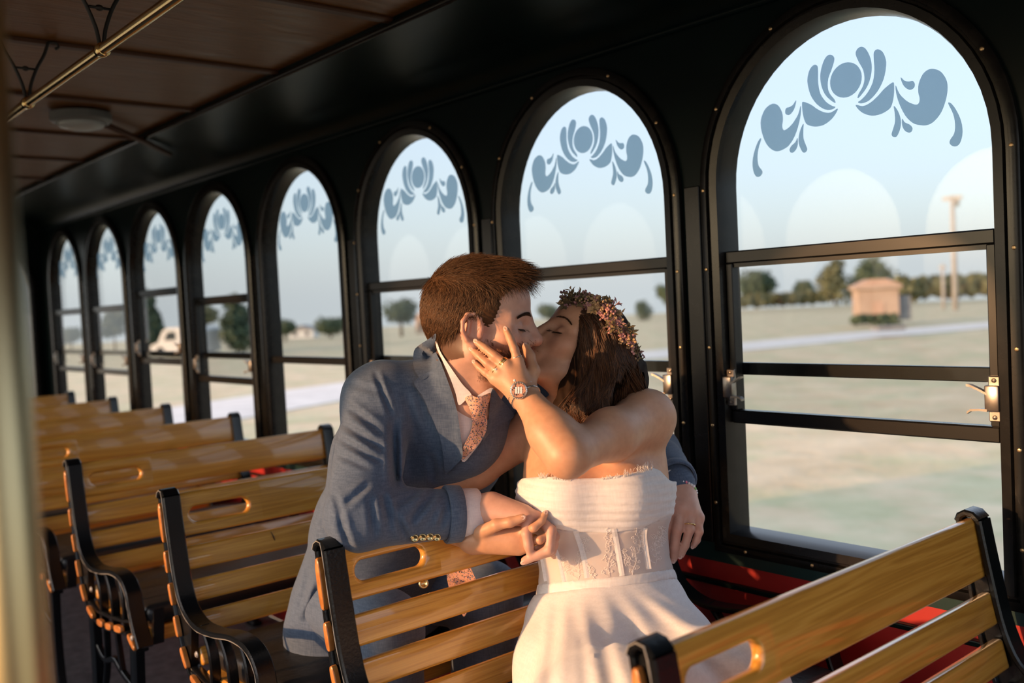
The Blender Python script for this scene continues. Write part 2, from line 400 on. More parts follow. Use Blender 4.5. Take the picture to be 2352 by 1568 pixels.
ORN = {
 'inner_petal': [(1222,365),(1232,330),(1262,314),(1292,335),(1318,390),(1327,450),(1318,520),(1290,590),(1238,655),(1240,630),(1268,580),(1280,530),(1272,470),(1245,420)],
 'outer_petal': [(1343,350),(1368,331),(1400,350),(1420,400),(1421,450),(1405,530),(1365,610),(1310,670),(1260,690),(1237,682),(1260,665),(1300,620),(1335,550),(1346,470),(1342,400)],
 'leaf': [(1222,700),(1270,708),(1320,685),(1370,640),(1410,595),(1465,552),(1475,570),(1473,640),(1460,700),(1440,730),(1390,760),(1330,772),(1275,757),(1240,730)],
 'scroll_leaf': [(1487,572),(1510,625),(1560,675),(1610,697),(1635,695),(1645,675),(1645,650),(1637,615),(1640,560),(1665,500),(1700,468),(1740,462),(1785,480),(1820,530),(1830,585),(1820,660),(1790,745),(1745,805),(1700,833),(1650,835),(1600,820),(1550,770),(1510,690),(1490,620)],
 'bud': [(1520,518),(1545,540),(1575,545),(1600,542),(1612,560),(1608,585),(1585,600),(1560,592),(1535,565)],
 'long_drop': [(1475,708),(1500,740),(1518,790),(1520,835),(1508,880),(1490,912),(1470,912),(1460,895),(1470,860),(1483,810),(1480,750)],
 'short_drop': [(1530,792),(1545,815),(1580,832),(1597,855),(1590,878),(1570,884),(1545,868),(1530,835)],
 'tail': [(1835,690),(1855,692),(1890,740),(1920,810),(1929,880),(1918,940),(1895,972),(1865,974),(1845,955),(1850,930),(1875,890),(1881,830),(1868,760)]}
def wallpt(zx, zy, y):
    d = ray_(1540 + zx * .34524, zy * .34524); t = (y - CAM[1]) / d[1]; p = CAM + t * d; return p[0] - XA, p[2]
YP = YG + .006
cx0 = wallpt(1155, 535, YP)[0]
orn_me = []
for nm, pts in ORN.items():
    W = [wallpt(a, b, YP) for a, b in pts]; W = [(x - cx0, z) for x, z in W]
    for sx in (1, -1):
        P = catmull([(sx * x, z) for x, z in W], 3)
        if sx < 0: P = P[::-1]
        orn_me.append((nm, MB().prism([tuple(p) for p in P], YP - .0012, YP).mesh(nm)))
ccz = wallpt(1155, 535, YP)[1]; cr = abs(wallpt(1260, 535, YP)[0] - wallpt(1050, 535, YP)[0]) / 2
orn_me.append(('disc', MB().prism([(cr * math.cos(a), ccz + cr * math.sin(a)) for a in np.linspace(0, 2 * math.pi, 33)[:-1]], YP - .0012, YP).mesh('disc')))
def screw_mesh():
    return MB().lathe([(.0005, -.0025), (.003, -.002), (.0042, -.0005), (.0042, .0005)], n=10, axis='y').mesh('screw')
screw_me = screw_mesh()
# latch: a steel plate with two bent finger levers and two fixing screws
def latch_mesh(side):
    mb = MB()
    mb.box(-.011, .011, -.004, .004, -.042, .042, .002, 1); mb.box(-.013, .013, -.018, -.003, -.022, .026, .003, 2)
    for z in (.010, -.020):
        p = [(side * .008, -.012, z), (side * .022, -.014, z + (.001 if z < 0 else .008)), (side * .036, -.017, z + (.0 if z < 0 else .015)), (side * .042, -.018, z + (-.005 if z < 0 else .016))]
        rings = []
        for i, (x, y, zz) in enumerate(p):
            w = .006; t = .0022
            rings.append([(x, y - w, zz - t), (x, y + w, zz - t), (x, y + w, zz + t), (x, y - w, zz + t)])
        mb.sweep(rings)
    for z in (.034, -.034): mb.lathe([(.0005, -.0075), (.004, -.006), (.0045, -.004)], (0, 0, z), 10, 'y')
    me = mb.mesh('latch'); shade_auto(me, 35); return me
latch_me = {s: latch_mesh(s) for s in (1, -1)}
upper_pane = {z: arch_pane(YG + .007, z).mesh('upper_pane') for z in (1.364, 1.426, 1.10)}
for n in range(NW):
    cx = centres[n]; root = empty('window_%d' % (n + 1), (cx, 0, 0)); tag(root, kind='structure')
    mesh_link('window_frame', frame_me, MATS['frame_black'], root)
    zt = ztop_n.get(n, ztop); zb = zbot_n.get(n, zbot)
    up = mesh_link('upper_pane', upper_pane[1.10 if zt is None else (1.364 if zt == ztop else 1.426)], MATS['glass'], root)
    for nm, me in orn_me:
        mesh_link(nm, me, MATS['etched_film'], up)
    sash = MB(); y0, y1 = YG - .022, YG + .004
    if zt:
        sash.box(-HW, HW, y0, y1, zt[0], zt[1], .003, 1)
        sash.box(-HW, -HW + .017, y0, y1, zb[1], zt[0], .002, 1); sash.box(HW - .017, HW, y0, y1, zb[1], zt[0], .002, 1)
        sash.box(-HW + .017, HW - .017, y0 + .006, y1, zt[0] - .009, zt[0])
    sash.box(-HW, HW, y0, y1, zb[0], zb[1], .003, 1)
    so = sash.build('sash', MATS['sash_bronze'], root)
    if zt:
        MB().box(-HW + .015, HW - .015, YG - .010, YG - .006, zb[1] - .003, zt[0] + .002).build('pane', MATS['glass'], so)
        MB().box(-HW, HW, YG + .012, YG + .03, zout[0], zout[1], .002, 1).build('outer_rail', MATS['sash_bronze'], root)
        for s in (1, -1):
            la = mesh_link('latch', latch_me[s], MATS['latch_steel'], root); la.location = (-s * (HW - .006), y0 - .003, zb[1] + .052)
    if n < 3:
        scz = [.80, .98, 1.16, 1.34, 1.52]
        for s in (-1, 1):
            for z in scz:
                sc = mesh_link('screw', screw_me, MATS['screw_brass'], root); sc.location = (s * (HW + .040), YF - .0165, z)
        for x in (-.26, -.09, .09, .26):
            sc = mesh_link('screw', screw_me, MATS['screw_brass'], root); sc.location = (x, YF - .0165, ZS - .040)
        for a in (30, 65, 115, 150):
            sc = mesh_link('screw', screw_me, MATS['frame_black'], root)
            sc.location = ((HW + .04) * math.cos(math.radians(a)), YF - .0165, ZC + (AB + .04) * math.sin(math.radians(a)))
# cover plates on the posts between the windows
post_me = MB().box(-.022, .022, YF - .006, YF, .70, 1.535, .002, 1).mesh('post_cover')
for n in range(NW - 1):
    p = mesh_link('post_cover', post_me, MATS['frame_black'], wall_r); p.location = (centres[n] - PITCHX / 2, 0, 0)
# worn paint on the near sash rail is in its material; rear window frame and pane
rw = empty('window_9', (XR, 1.795 - .38, 0)); tag(rw, kind='structure')
def rot_me(me, name):
    m2 = me.copy(); m2.name = name
    for v in m2.vertices: v.co = Vector((v.co.y - YF, -v.co.x if False else v.co.x, v.co.z))
    m2.flip_normals(); m2.transform(Matrix.Scale(-1, 4, (1, 0, 0))); return m2
mesh_link('window_frame', rot_me(frame_me, 'window_frame_rear'), MATS['frame_black'], rw)
mesh_link('pane', rot_me(upper_pane[1.364], 'pane_rear'), MATS['glass'], rw)

# ================================================================ benches
OUT = catmull([(.0,.862),(.016,.755),(.032,.664),(.055,.588),(.078,.53),(.115,.466),(.18,.437),(.26,.430),(.36,.442),(.45,.456),(.49,.446),(.525,.425)], 4, False)
INN = catmull([(.036,.866),(.052,.779),(.075,.677),(.108,.617),(.175,.588),(.27,.592),(.37,.608),(.443,.602),(.482,.572),(.497,.53),(.518,.485),(.548,.440)], 4, False)
def strip(mb, path, w0, w1, t):
    """a flat cast bar following path in x-z, from y=w0 to y=w1, thickness t"""
    path = [np.array(p) for p in path]; rings = []
    for i, p in enumerate(path):
        a, b = path[max(i - 1, 0)], path[min(i + 1, len(path) - 1)]; d = (b - a) / (np.linalg.norm(b - a) + 1e-9); nn = np.array([-d[1], d[0]]) * t / 2
        e = min(.003, t / 3)
        rings.append([(p[0] + nn[0], w0 + e, p[1] + nn[1]), (p[0] + nn[0] * .5, w0, p[1] + nn[1] * .5), (p[0] - nn[0] * .5, w0, p[1] - nn[1] * .5), (p[0] - nn[0], w0 + e, p[1] - nn[1]), (p[0] - nn[0], w1 - e, p[1] - nn[1]), (p[0] - nn[0] * .5, w1, p[1] - nn[1] * .5), (p[0] + nn[0] * .5, w1, p[1] + nn[1] * .5), (p[0] + nn[0], w1 - e, p[1] + nn[1])])
    mb.sweep(rings)
def end_frame_mesh():
    mb = MB()
    strip(mb, INN, -.021, .021, .012); strip(mb, OUT, -.017, .017, .010)
    top = [(.0, .862), (.004, .872), (.014, .878), (.026, .876), (.036, .866)]
    strip(mb, top, -.021, .021, .012)
    # web of the back post, down to where it opens into the arm scroll
    ni = [np.array(p) for p in INN[:15]]; no = [np.array(p) for p in OUT[:21]]
    k = 24; A = [np.array([np.interp(t, np.linspace(0, 1, len(no)), [p[j] for p in no]) for j in (0, 1)]) for t in np.linspace(0, 1, k)]
    B = [np.array([np.interp(t, np.linspace(0, 1, len(ni)), [p[j] for p in ni]) for j in (0, 1)]) for t in np.linspace(0, 1, k)]
    mb.sweep([[(a[0], -.009, a[1]), (b[0], -.009, b[1]), (b[0], .009, b[1]), (a[0], .009, a[1])] for a, b in zip(A, B)])
    for pa in ([(.19, .590), (.225, .545), (.235, .49), (.225, .435)], [(.285, .594), (.318, .55), (.33, .50), (.325, .437)], [(.385, .608), (.415, .565), (.425, .51), (.415, .45)]):
        strip(mb, catmull(pa, 5, False), -.012, .012, .011)
    # lower rail that carries the seat
    strip(mb, [(.12, .475), (.20, .462), (.30, .468), (.42, .482), (.50, .50)], -.012, .012, .010)
    # legs with a curved brace
    for pa, t in (([(.135, .47), (.135, .30), (.12, .15), (.09, .02)], .045), ([(.49, .46), (.475, .30), (.485, .15), (.515, .02)], .05)):
        strip(mb, catmull(pa, 5, False), -.014, .014, t)
    strip(mb, catmull([(.24, .435), (.235, .34), (.20, .25), (.14, .20)], 5, False), -.009, .009, .012)
    strip(mb, catmull([(.14, .36), (.21, .325), (.30, .345), (.36, .325), (.47, .30)], 5, False), -.009, .009, .016)
    strip(mb, catmull([(.33, .44), (.345, .38), (.36, .325)], 5, False), -.008, .008, .012)
    for x in (.09, .515): mb.box(x - .035, x + .035, -.022, .022, 0.0, .022, .004, 1)
    me = mb.mesh('end_frame'); shade_auto(me, 40); return me
ef_me = end_frame_mesh()
edge_mb = MB()
def _edge(path, y, off):
    path = [np.array(p) for p in path]; P = []
    for i, p in enumerate(path):
        a, b = path[max(i - 1, 0)], path[min(i + 1, len(path) - 1)]; d = (b - a) / (np.linalg.norm(b - a) + 1e-9); nn = np.array([-d[1], d[0]]) * off
        P.append((p[0] + nn[0], y, p[1] + nn[1]))
    return P
pp = _edge(INN, -.0207, -.0050)[:-3]      # a rubbed, bright rim of bare metal along the casting
rad_ = [.0011 if rng.random() < .6 else .0003 for _ in pp]
edge_mb.tube(_edge([(.0, .862), (.004, .872), (.014, .878), (.026, .876)], -.0207, .003) + pp, [.0011] * 4 + rad_, 5)
edge_me = edge_mb.mesh('worn_rim')
bolt_me = MB().lathe([(.0005, -.004), (.005, -.0035), (.0075, -.001), (.008, .0)], n=12, axis='y').mesh('bolt')
INL = [((.010,.850),(.024,.757)), ((.027,.737),(.037,.686)), ((.040,.662),(.056,.612)), ((.061,.588),(.078,.541)), ((.089,.520),(.118,.477)), ((.138,.464),(.188,.445)), ((.225,.441),(.272,.443)), ((.298,.446),(.345,.452)), ((.37,.456),(.43,.464)), ((.478,.462),(.528,.434))]
def inlay_mesh(a, b, w):
    a, b = np.array(a), np.array(b); d = b - a; L = np.linalg.norm(d); d /= L; nn = np.array([-d[1], d[0]]); r = w / 2
    def ring(s, y):
        P = []
        for k in range(16):
            t = 2 * math.pi * k / 16; u = math.copysign(abs(math.cos(t)) ** .6, math.cos(t)) * (L / 2) * s; v = math.copysign(abs(math.sin(t)) ** .6, math.sin(t)) * r * s
            q = (a + b) / 2 + d * u + nn * v; P.append((q[0], y, q[1]))
        return P
    mb = MB().sweep([ring(1, -.012), ring(1, -.0195), ring(.97, -.0215), ring(.88, -.0225)]); me = mb.mesh('inlay'); shade_auto(me, 30); return me
inl_me = [inlay_mesh(a, b, w) for (a, b), w in zip(INL, [.016, .014, .014, .014, .016, .017, .019, .019, .019, .016])]
SL = [(.868, .764, .018, .034), (.742, .686, .043, .055), (.664, .612, .060, .072), (.591, .539, .080, .094), (.519, .476, .112, .135)]
def slat_mesh(i):
    z1, z0, xt, xb = SL[i]; y0, y1 = .852, 1.688; th = .021
    mid = .5 * (y0 + y1)
    if i > 0:
        mb = MB(); mb.box(-th / 2, th / 2, y0 - mid, y1 - mid, -(z1 - z0) / 2, (z1 - z0) / 2, .006, 3)
    else:                                        # the top slat has an oblong hand hole near the aisle
        mb = MB(); h = (z1 - z0) / 2; hy0, hy1, hz, hr = .885 - mid, 1.035 - mid, -.003, .0185
        N = 40; hole = []
        for k in range(N):
            t = 2 * math.pi * k / N; cyc = hy1 - hr if math.cos(t) > 0 else hy0 + hr
            hole.append((cyc + hr * math.cos(t), hz + hr * math.sin(t)))
        A, B = y0 - mid, hy1 + .035; outr = []
        for (y, z) in hole:
            cy = (hy0 + hy1) / 2; dy, dz = y - cy, z - hz
            t = min(((B - cy) if dy > 0 else (cy - A)) / max(abs(dy), 1e-6), ((h - hz) if dz > 0 else (h + hz)) / max(abs(dz), 1e-6)); outr.append((cy + dy * t, hz + dz * t))
        for cy_, cz_ in ((A, h), (A, -h), (B, h), (B, -h)):
            k = min(range(N), key=lambda i: (outr[i][0] - cy_) ** 2 + (outr[i][1] - cz_) ** 2); outr[k] = (cy_, cz_)
        e = .006; f = th / 2
        def R(P, x): return [(x, y, z) for y, z in P]
        def grow(P, s):
            c = ((hy0 + hy1) / 2, hz); out = []
            for (y, z) in P:
                cyc = min(max(y, hy0 + hr), hy1 - hr); dy, dz = y - cyc, z - hz; l = math.hypot(dy, dz) + 1e-9; out.append((y + dy / l * s, z + dz / l * s))
            return out
        def clampo(P, s): return [(max(y, A), min(max(z, -h + s), h - s)) for y, z in P]
        rings = [R(outr, 0), R(clampo(outr, 0), f - e), R(clampo(outr, e * .35), f - e * .3), R(clampo(outr, e), f), R(grow(hole, e * 1.4), f), R(grow(hole, e * .5), f - e * .35), R(hole, f - e * 1.2), R(hole, -f + e * 1.2), R(grow(hole, e * .5), -f + e * .35), R(grow(hole, e * 1.4), -f), R(clampo(outr, e), -f), R(clampo(outr, e * .35), -f + e * .3), R(clampo(outr, 0), -f + e)]
        mb.sweep(rings, True, False, True)
        # corner fill of the holed end is carried by the plain length that follows it
        sec = [(f, h - e), (f - e * .3, h - e * .35), (f - e, h), (-f + e, h), (-f + e * .3, h - e * .35), (-f, h - e), (-f, -h + e), (-f + e * .3, -h + e * .35), (-f + e, -h), (f - e, -h), (f - e * .3, -h + e * .35), (f, -h + e)]
        mb.sweep([[(x, y, z) for x, z in sec] for y in np.linspace(B, y1 - mid, 6)], caps=False)
        mb.sweep([[(x, y, z) for x, z in sec] for y in (A - .012, A)], caps=False)
    me = mb.mesh('back_slat'); shade_auto(me, 45); return me
sl_me = [slat_mesh(i) for i in range(5)]
def cushion_mesh():
    mb = MB(); mb.box(.13, .52, .862, 1.678, .478, .535, .02, 3); me = mb.mesh('seat_cushion')
    bm = bmesh.new(); bm.from_mesh(me); bmesh.ops.subdivide_edges(bm, edges=[e for e in bm.edges if e.calc_length() > .2], cuts=6, use_grid_fill=True)
    for v in bm.verts:
        if v.co.z > .52: v.co.z += .008 * math.sin((v.co.x - .13) / .39 * math.pi) * math.sin((v.co.y - .86) / .82 * math.pi) + .003 * math.sin(v.co.y * 31) * math.sin(v.co.x * 23)
    bm.to_mesh(me); bm.free(); me.transform(Matrix.Translation((0, 0, 0))); shade_auto(me, 50); return me
cu_me = cushion_mesh()
skirt_me = MB().prism([(.40, .475), (.53, .50), (.538, .53), (.530, .47), (.522, .432), (.40, .44)], .872, .9).mesh('cover_flap')
seat_slat_me = MB().box(.47, .515, .85, 1.69, .435, .476, .006, 2).mesh('seat_slat')
seat_slat2_me = MB().box(.16, .46, .85, 1.69, .455, .476, .004, 1).mesh('seat_board')
bench_labels = ['varnished slatted wood bench nearest the camera, cropped by the bottom right corner',
 'slatted wood bench the bride sits on, with the groom leaning over its back',
 'slatted wood bench directly behind the couple, the groom sits on it',
 'slatted wood bench second behind the couple, its hand hole and iron arm fully in view',
 'slatted wood bench third behind the couple, its aisle end hidden by the brass pole',
 'slatted wood bench fourth behind the couple, only its top slat showing',
 'slatted wood bench fifth behind the couple, only its top slat edge showing',
 'blurred slatted wood bench farthest back, at the trolley rear']
benches = []
for n in range(8):
    b = empty('slatted_bench', (-.776 - .76 * n, 0, 0)); tag(b, bench_labels[n], 'bench', 'slatted wooden benches in a row along the windows'); benches.append(b)
    for ye, s in ((.841, 1), (1.699, -1)):
        ef = mesh_link('end_frame', ef_me, MATS['cast_iron'], b); ef.location = (0, ye, 0); ef.scale = (1, s, 1)
        if s == 1:
            mesh_link('worn_rim', edge_me, MATS['worn_edge'], ef)
            for me in inl_me: mesh_link('inlay', me, MATS['inlay_wood'], ef)
            for p in ((.165, .52), (.515, .462)):
                bo = mesh_link('bolt', bolt_me, MATS['worn_edge'], ef); bo.location = (p[0], -.0125 if p[0] < .3 else -.021, p[1])
    for i in range(5):
        z1, z0, xt, xb = SL[i]
        o = mesh_link('back_slat', sl_me[i], MATS['varnished_wood'], b)
        o.location = ((xt + xb) / 2, (.852 + 1.688) / 2, (z0 + z1) / 2); o.rotation_euler = (0, -math.atan2(xb - xt, z1 - z0), 0)
    mesh_link('seat_cushion', cu_me, MATS['black_vinyl'], b)
    mesh_link('cover_flap', skirt_me, MATS['black_vinyl'], b)
    mesh_link('seat_slat', seat_slat_me, MATS['varnished_wood'], b); mesh_link('seat_board', seat_slat2_me, MATS['varnished_wood'], b)

sm = MB().tube([(.012, .0, .024), (.013, .006, .010), (.0125, .010, -.004), (.012, .016, -.022)], [.0006, .0016, .0013, .0006], 6).build('scratch', MATS['black_iron'], benches[2], True)
sm.location = (.046, 1.080, .714); tag(sm, 'dark gouge')
# ================================================================ grab rail, brackets, pole, lamp
RY, RZ = .683, 1.85
gr = empty('grab_rail', (-2.055, RY, RZ)); tag(gr, 'polished brass ceiling grab rail running along the aisle edge', 'rail')
MB().tube([(x, 0, 0) for x in np.linspace(-4.7, 2.6, 12)], .0115, 16).build('tube', MATS['brass'], gr, True)
for x in (0, -.576, -1.152, -1.728, .576):
    r_ = empty('bracket', (x, 0, 0), gr)
    MB().lathe([(.0118, -.012), (.0150, -.010), (.0150, .010), (.0118, .012)], (0, 0, 0), 16, 'x').build('collar', MATS['brass'], r_, True)
    m = MB()
    for s in (-1, 1):
        m.tube(catmull([(0, s * .004, .010), (0, s * .010, .045), (0, s * .026, .088), (0, s * .046, .125), (0, s * .058, .158)], 5, False), .0042, 7)
        m.tube(catmull([(0, s * .058, .158), (0, s * .074, .160), (0, s * .082, .150), (0, s * .074, .144)], 5, False), .0038, 7)
    m.tube([(0, -.026, .086), (0, .026, .086)], .003, 6); m.lathe([(.0005, -.010), (.0055, -.005), (.0068, 0), (.0055, .005), (.0005, .010)], (0, 0, .086), 8, 'y')
    m.build('scroll_arm', MATS['black_iron'], r_, True)
gp = empty('grab_pole', (-.645, .140, 0)); tag(gp, 'blurred vertical brass grab pole close to the camera at the left edge', 'pole')
MB().tube([(0, 0, 0), (0, 0, 2.02)], .0175, 24).build('tube', MATS['brass_shaded'], gp, True)
MB().lathe([(.0165, .0), (.045, .002), (.045, .010), (.022, .018), (.0165, .03)], (0, 0, 0), 24).build('floor_flange', MATS['brass'], gp, True)
cl_ = empty('ceiling_lamp', (-3.48, 1.07, 2.008)); tag(cl_, 'round grey ceiling dome lamp behind the brass rail', 'lamp')
MB().lathe([(.10, .0), (.10, -.022), (.092, -.03), (.08, -.032)], n=36).build('housing', MATS['lamp_housing'], cl_, auto=40)
MB().lathe([(.08, -.030), (.07, -.045), (.04, -.054), (.001, -.057)], n=36).build('lens', MATS['lamp_lens'], cl_, True)
cd = MB().tube([(-3.54, 1.15, 1.998), (-3.78, 1.39, 1.985), (-3.93, 1.55, 1.965)], .011, 10).build('conduit', MATS['ceiling_batten'], None, True)
tag(cd, 'dark brown conduit running from the ceiling lamp to the wall', 'conduit')
# ================================================================ outside: field, road, trees, far things
GZ = -0.9
gm = mk('dry_grass', rough=.95)
co = gm.coord('Object'); a = gm.noise(co, .06, 5, .6); b2 = gm.noise(co, .9, 6, .7); a3 = gm.noise(co, .8, 4, .6)
c1 = gm.ramp(b2, [(.3, (.44, .36, .23, 1)), (.7, (.62, .53, .38, 1))]); c2 = gm.ramp(b2, [(.3, (.34, .345, .20, 1)), (.7, (.50, .485, .33, 1))])
mxn = gm.node('ShaderNodeMixRGB'); gm.link(gm.ramp(a3, [(.44, (0, 0, 0, 1)), (.62, (1, 1, 1, 1))]), mxn.inputs[0]); gm.link(c1, mxn.inputs[1]); gm.link(c2, mxn.inputs[2]); gm.base(mxn.outputs[0])
gm.bump(b2, .8, .08)
mk('road_concrete', rough=.9).vary((.55, .54, .53, 1), (.66, .65, .64, 1), 1.5)
mk('brick_stone', rough=.9).vary((.42, .27, .20, 1), (.55, .38, .29, 1), 3)
mk('tan_render', rough=.9).vary((.40, .29, .22, 1), (.48, .36, .28, 1), 1)
mk('roof_grey', rough=.8).vary((.20, .20, .21, 1), (.28, .28, .28, 1), 2)
mk('bark', rough=.9).vary((.07, .05, .035, 1), (.13, .10, .07, 1), 6)
mk('utility_wood', rough=.9).vary((.34, .32, .31, 1), (.42, .40, .38, 1), 4)
mk('vehicle_white', (.62, .64, .66, 1), .3, Coat_Weight=.5); mk('vehicle_glass', (.03, .04, .05, 1), .1); mk('tyre', (.02, .02, .02, 1), .8)
for nm, c1, c2 in (('leaf_dark', (.030, .055, .030, 1), (.060, .095, .048, 1)), ('leaf_mid', (.055, .085, .045, 1), (.10, .135, .07, 1)), ('leaf_olive', (.11, .12, .06, 1), (.17, .17, .085, 1))):
    s = mk(nm, rough=.7); oi = s.node('ShaderNodeAttribute'); oi.attribute_name = 'rnd'; s.base(s.ramp(oi.outputs['Fac'], [(0, c1), (1, c2)]))
# gently rising field
def gh(x, y):
    d = math.hypot(x, y); return GZ if d < 45 else (GZ - .0065 * (d - 45) if d < 140 else GZ - .6175 - .024 * (d - 140))
rings = [2.2, 4, 7, 11, 16, 22, 30, 40, 55, 75, 100, 140, 200, 300, 450, 800]; V = []; F = []; NA = 72
for r in rings:
    for k in range(NA):
        a = 2 * math.pi * k / NA; x, y = r * math.cos(a) - 3, r * math.sin(a) + .5; V.append((x, y, gh(x, y) - (.05 if r < 3 else 0)))
for i in range(len(rings) - 1):
    for k in range(NA): F.append((i * NA + k, i * NA + (k + 1) % NA, (i + 1) * NA + (k + 1) % NA, (i + 1) * NA + k))
V.append((-3, .5, GZ - .05)); F += [(len(V) - 1, (k + 1) % NA, k) for k in range(NA)]
gnd = mesh_obj('ground', V, F, MATS['dry_grass']); tag(gnd, kind='structure')
pl = catmull([(-8, -14), (-14, -4), (-18.5, 3.5), (-21.3, 9.5), (-23.2, 16), (-23.4, 23), (-22.2, 30), (-20.5, 40), (-16, 62), (-10, 90)], 6, False)
mb = MB(); rg = []
for i, p in enumerate(pl):
    a, b = pl[max(i - 1, 0)], pl[min(i + 1, len(pl) - 1)]; d = (b - a) / np.linalg.norm(b - a); nn = np.array([-d[1], d[0]]) * 1.9
    rg.append([(p[0] + s * nn[0], p[1] + s * nn[1], gh(p[0], p[1]) + z) for s, z in ((-1, -.1), (-1, .03), (0, .06), (1, .03), (1, -.1))])
tag(mb.sweep(rg).build('road', MATS['road_concrete']), 'pale concrete road curving across the dry field outside', 'road')
# trees: a trunk and a crown made of many small leaf cards bent into clumps
def crown_mesh(name, blobs, n, size, seed):
    r = np.random.default_rng(seed); V = []; F = []; R = []
    tot = sum(b[3] ** 2 for b in blobs)
    for (x, y, z, rad, fz) in blobs:
        m = int(n * rad ** 2 / tot)
        u = r.normal(size=(m, 3)); u /= np.linalg.norm(u, axis=1)[:, None]; q = u * (rad * (.55 + .5 * r.random(m) ** .6))[:, None] * [1, 1, fz] + [x, y, z]
        t1 = r.normal(size=(m, 3)); t1 /= np.linalg.norm(t1, axis=1)[:, None]; t2 = np.cross(u, t1); t2 /= np.linalg.norm(t2, axis=1)[:, None] + 1e-9
        s = size * (.6 + .8 * r.random(m))[:, None]; b = len(V)
        c = [q - t1 * s, q + t2 * s * .6 + u * s * .2, q + t1 * s, q - t2 * s * .6 + u * s * .2]
        V.extend(np.stack(c, 1).reshape(-1, 3)); F.extend(np.arange(m * 4).reshape(-1, 4) + b); R.extend(np.repeat(r.random(m), 4))
    me = np_mesh(name, np.array(V), np.array(F)); at = me.attributes.new('rnd', 'FLOAT', 'POINT'); at.data.foreach_set('value', np.array(R, np.float32)); return me
def tree(base, h, w, mat, label, kind='round', seed=1, name='tree'):
    t = empty(name, base); tag(t, label, 'tree' if name != 'bush' else 'bush')
    r = np.random.default_rng(seed); bl = []
    if kind == 'round':
        for k in range(9):
            a = r.random() * 6.28; d = w * .24 * r.random() ** .5; bl.append((d * math.cos(a), d * math.sin(a), h * (.42 + .40 * r.random()), w * (.20 + .10 * r.random()), .8))
        bl.append((0, 0, h * .62, w * .42, .62)); n0 = .45
    elif kind == 'tall':
        for k in range(8): z = .25 + .7 * k / 8; bl.append(((r.random() - .5) * w * .3, (r.random() - .5) * w * .3, h * z, w * .5 * (1.05 - z) + w * .10, .9))
        n0 = .4
    else:
        t.rotation_euler = (0, 0, math.atan2(RT[1], RT[0])); nb = max(5, int(w / (h * .45)))
        for k in range(nb): bl.append((((k + .5) / nb - .5) * (w - h * .7), (r.random() - .5) * h * .6, h * (.42 + .14 * r.random()), h * .5, .95))
        n0 = .3
    mesh_link('crown', crown_mesh('crown', bl, 1500, max(w, h) * .045, seed), MATS[mat], t)
    m = MB().tube([(0, 0, -.3), (w * .01, 0, h * .25), (-w * .01, w * .01, h * n0), (0, 0, h * .7)], [w * .045, w * .035, w * .028, w * .012], 7)
    for k in range(4):
        a = k * 1.7 + seed; m.tube([(0, 0, h * n0 * .85), (w * .16 * math.cos(a), w * .16 * math.sin(a), h * (n0 + .18))], [w * .02, w * .008], 5)
    m.build('trunk', MATS['bark'], t, True); return t
def px_tree(px, ytop, ybase, wpx, mat, label, kind='round', seed=1, dist=None, name='tree'):
    if dist is None: b = on_ground(px, ybase)
    else: b = at_dist(px, ybase, dist); 
    Zd = (b - CAM) @ FW
    return tree(tuple(b), (ybase - ytop) * Zd / FPX, wpx * Zd / FPX, mat, label, kind, seed, name)
px_tree(1738, 622, 702, 112, 'leaf_dark', 'rounded dark green tree standing alone at the left of the largest window', 'round', 3, 120)
px_tree(1848, 645, 694, 60, 'leaf_mid', 'low bushy tree between the round tree and the tall one', 'round', 4, 120)
px_tree(1918, 588, 692, 78, 'leaf_olive', 'tall narrow hazy tree left of the stone gatehouse', 'tall', 5, 96)
px_tree(2005, 588, 690, 110, 'leaf_mid', 'wide pointed tree rising behind the stone gatehouse', 'tall', 6, 118)
px_tree(1535, 640, 725, 60, 'leaf_mid', 'tree at the right edge of the second window', 'round', 7, 100)
px_tree(1478, 690, 728, 44, 'leaf_dark', 'small dark tree seen past the flower crown', 'tall', 8, 90)
px_tree(922, 692, 762, 92, 'leaf_dark', 'green tree left of the groom\'s head', 'round', 9, 62)
px_tree(1262, 700, 740, 60, 'leaf_mid', 'hazy tree just above where the noses meet', 'round', 10, 90)
px_tree(655, 735, 775, 66, 'leaf_mid', 'low tree at the left of the window with one long pane', 'round', 11, 80)
px_tree(760, 728, 768, 70, 'leaf_mid', 'low tree at the right of the window with one long pane', 'bushy', 12, 80)
px_tree(545, 668, 812, 74, 'leaf_dark', 'tall dark tree standing nearest the trolley, right of the white van', 'tall', 13)
px_tree(345, 655, 815, 62, 'leaf_dark', 'tall dark tree left of the white van', 'tall', 14)
px_tree(474, 690, 772, 70, 'leaf_olive', 'olive green tree behind the white van', 'round', 15, 130)
px_tree(265, 705, 806, 66, 'leaf_dark', 'dark spreading tree in the second window from the rear', 'round', 16)
px_tree(165, 745, 806, 60, 'leaf_mid', 'bushy tree in the rearmost side window', 'round', 17)
px_tree(60, 755, 830, 60, 'leaf_mid', 'tree beyond the rear corner window', 'round', 18)
hedge = px_tree(2180, 634, 680, 260, 'leaf_olive', 'long clipped olive hedge behind the utility pole', 'bushy', 19, 108, 'hedge'); hedge['category'] = 'hedge'
px_tree(1790, 676, 696, 230, 'leaf_olive', 'low olive brush along the far edge of the field', 'bushy', 20, 112, 'bush')
px_tree(2008, 722, 742, 110, 'leaf_mid', 'low green planting at the foot of the stone gatehouse', 'bushy', 22, 44, 'bush')
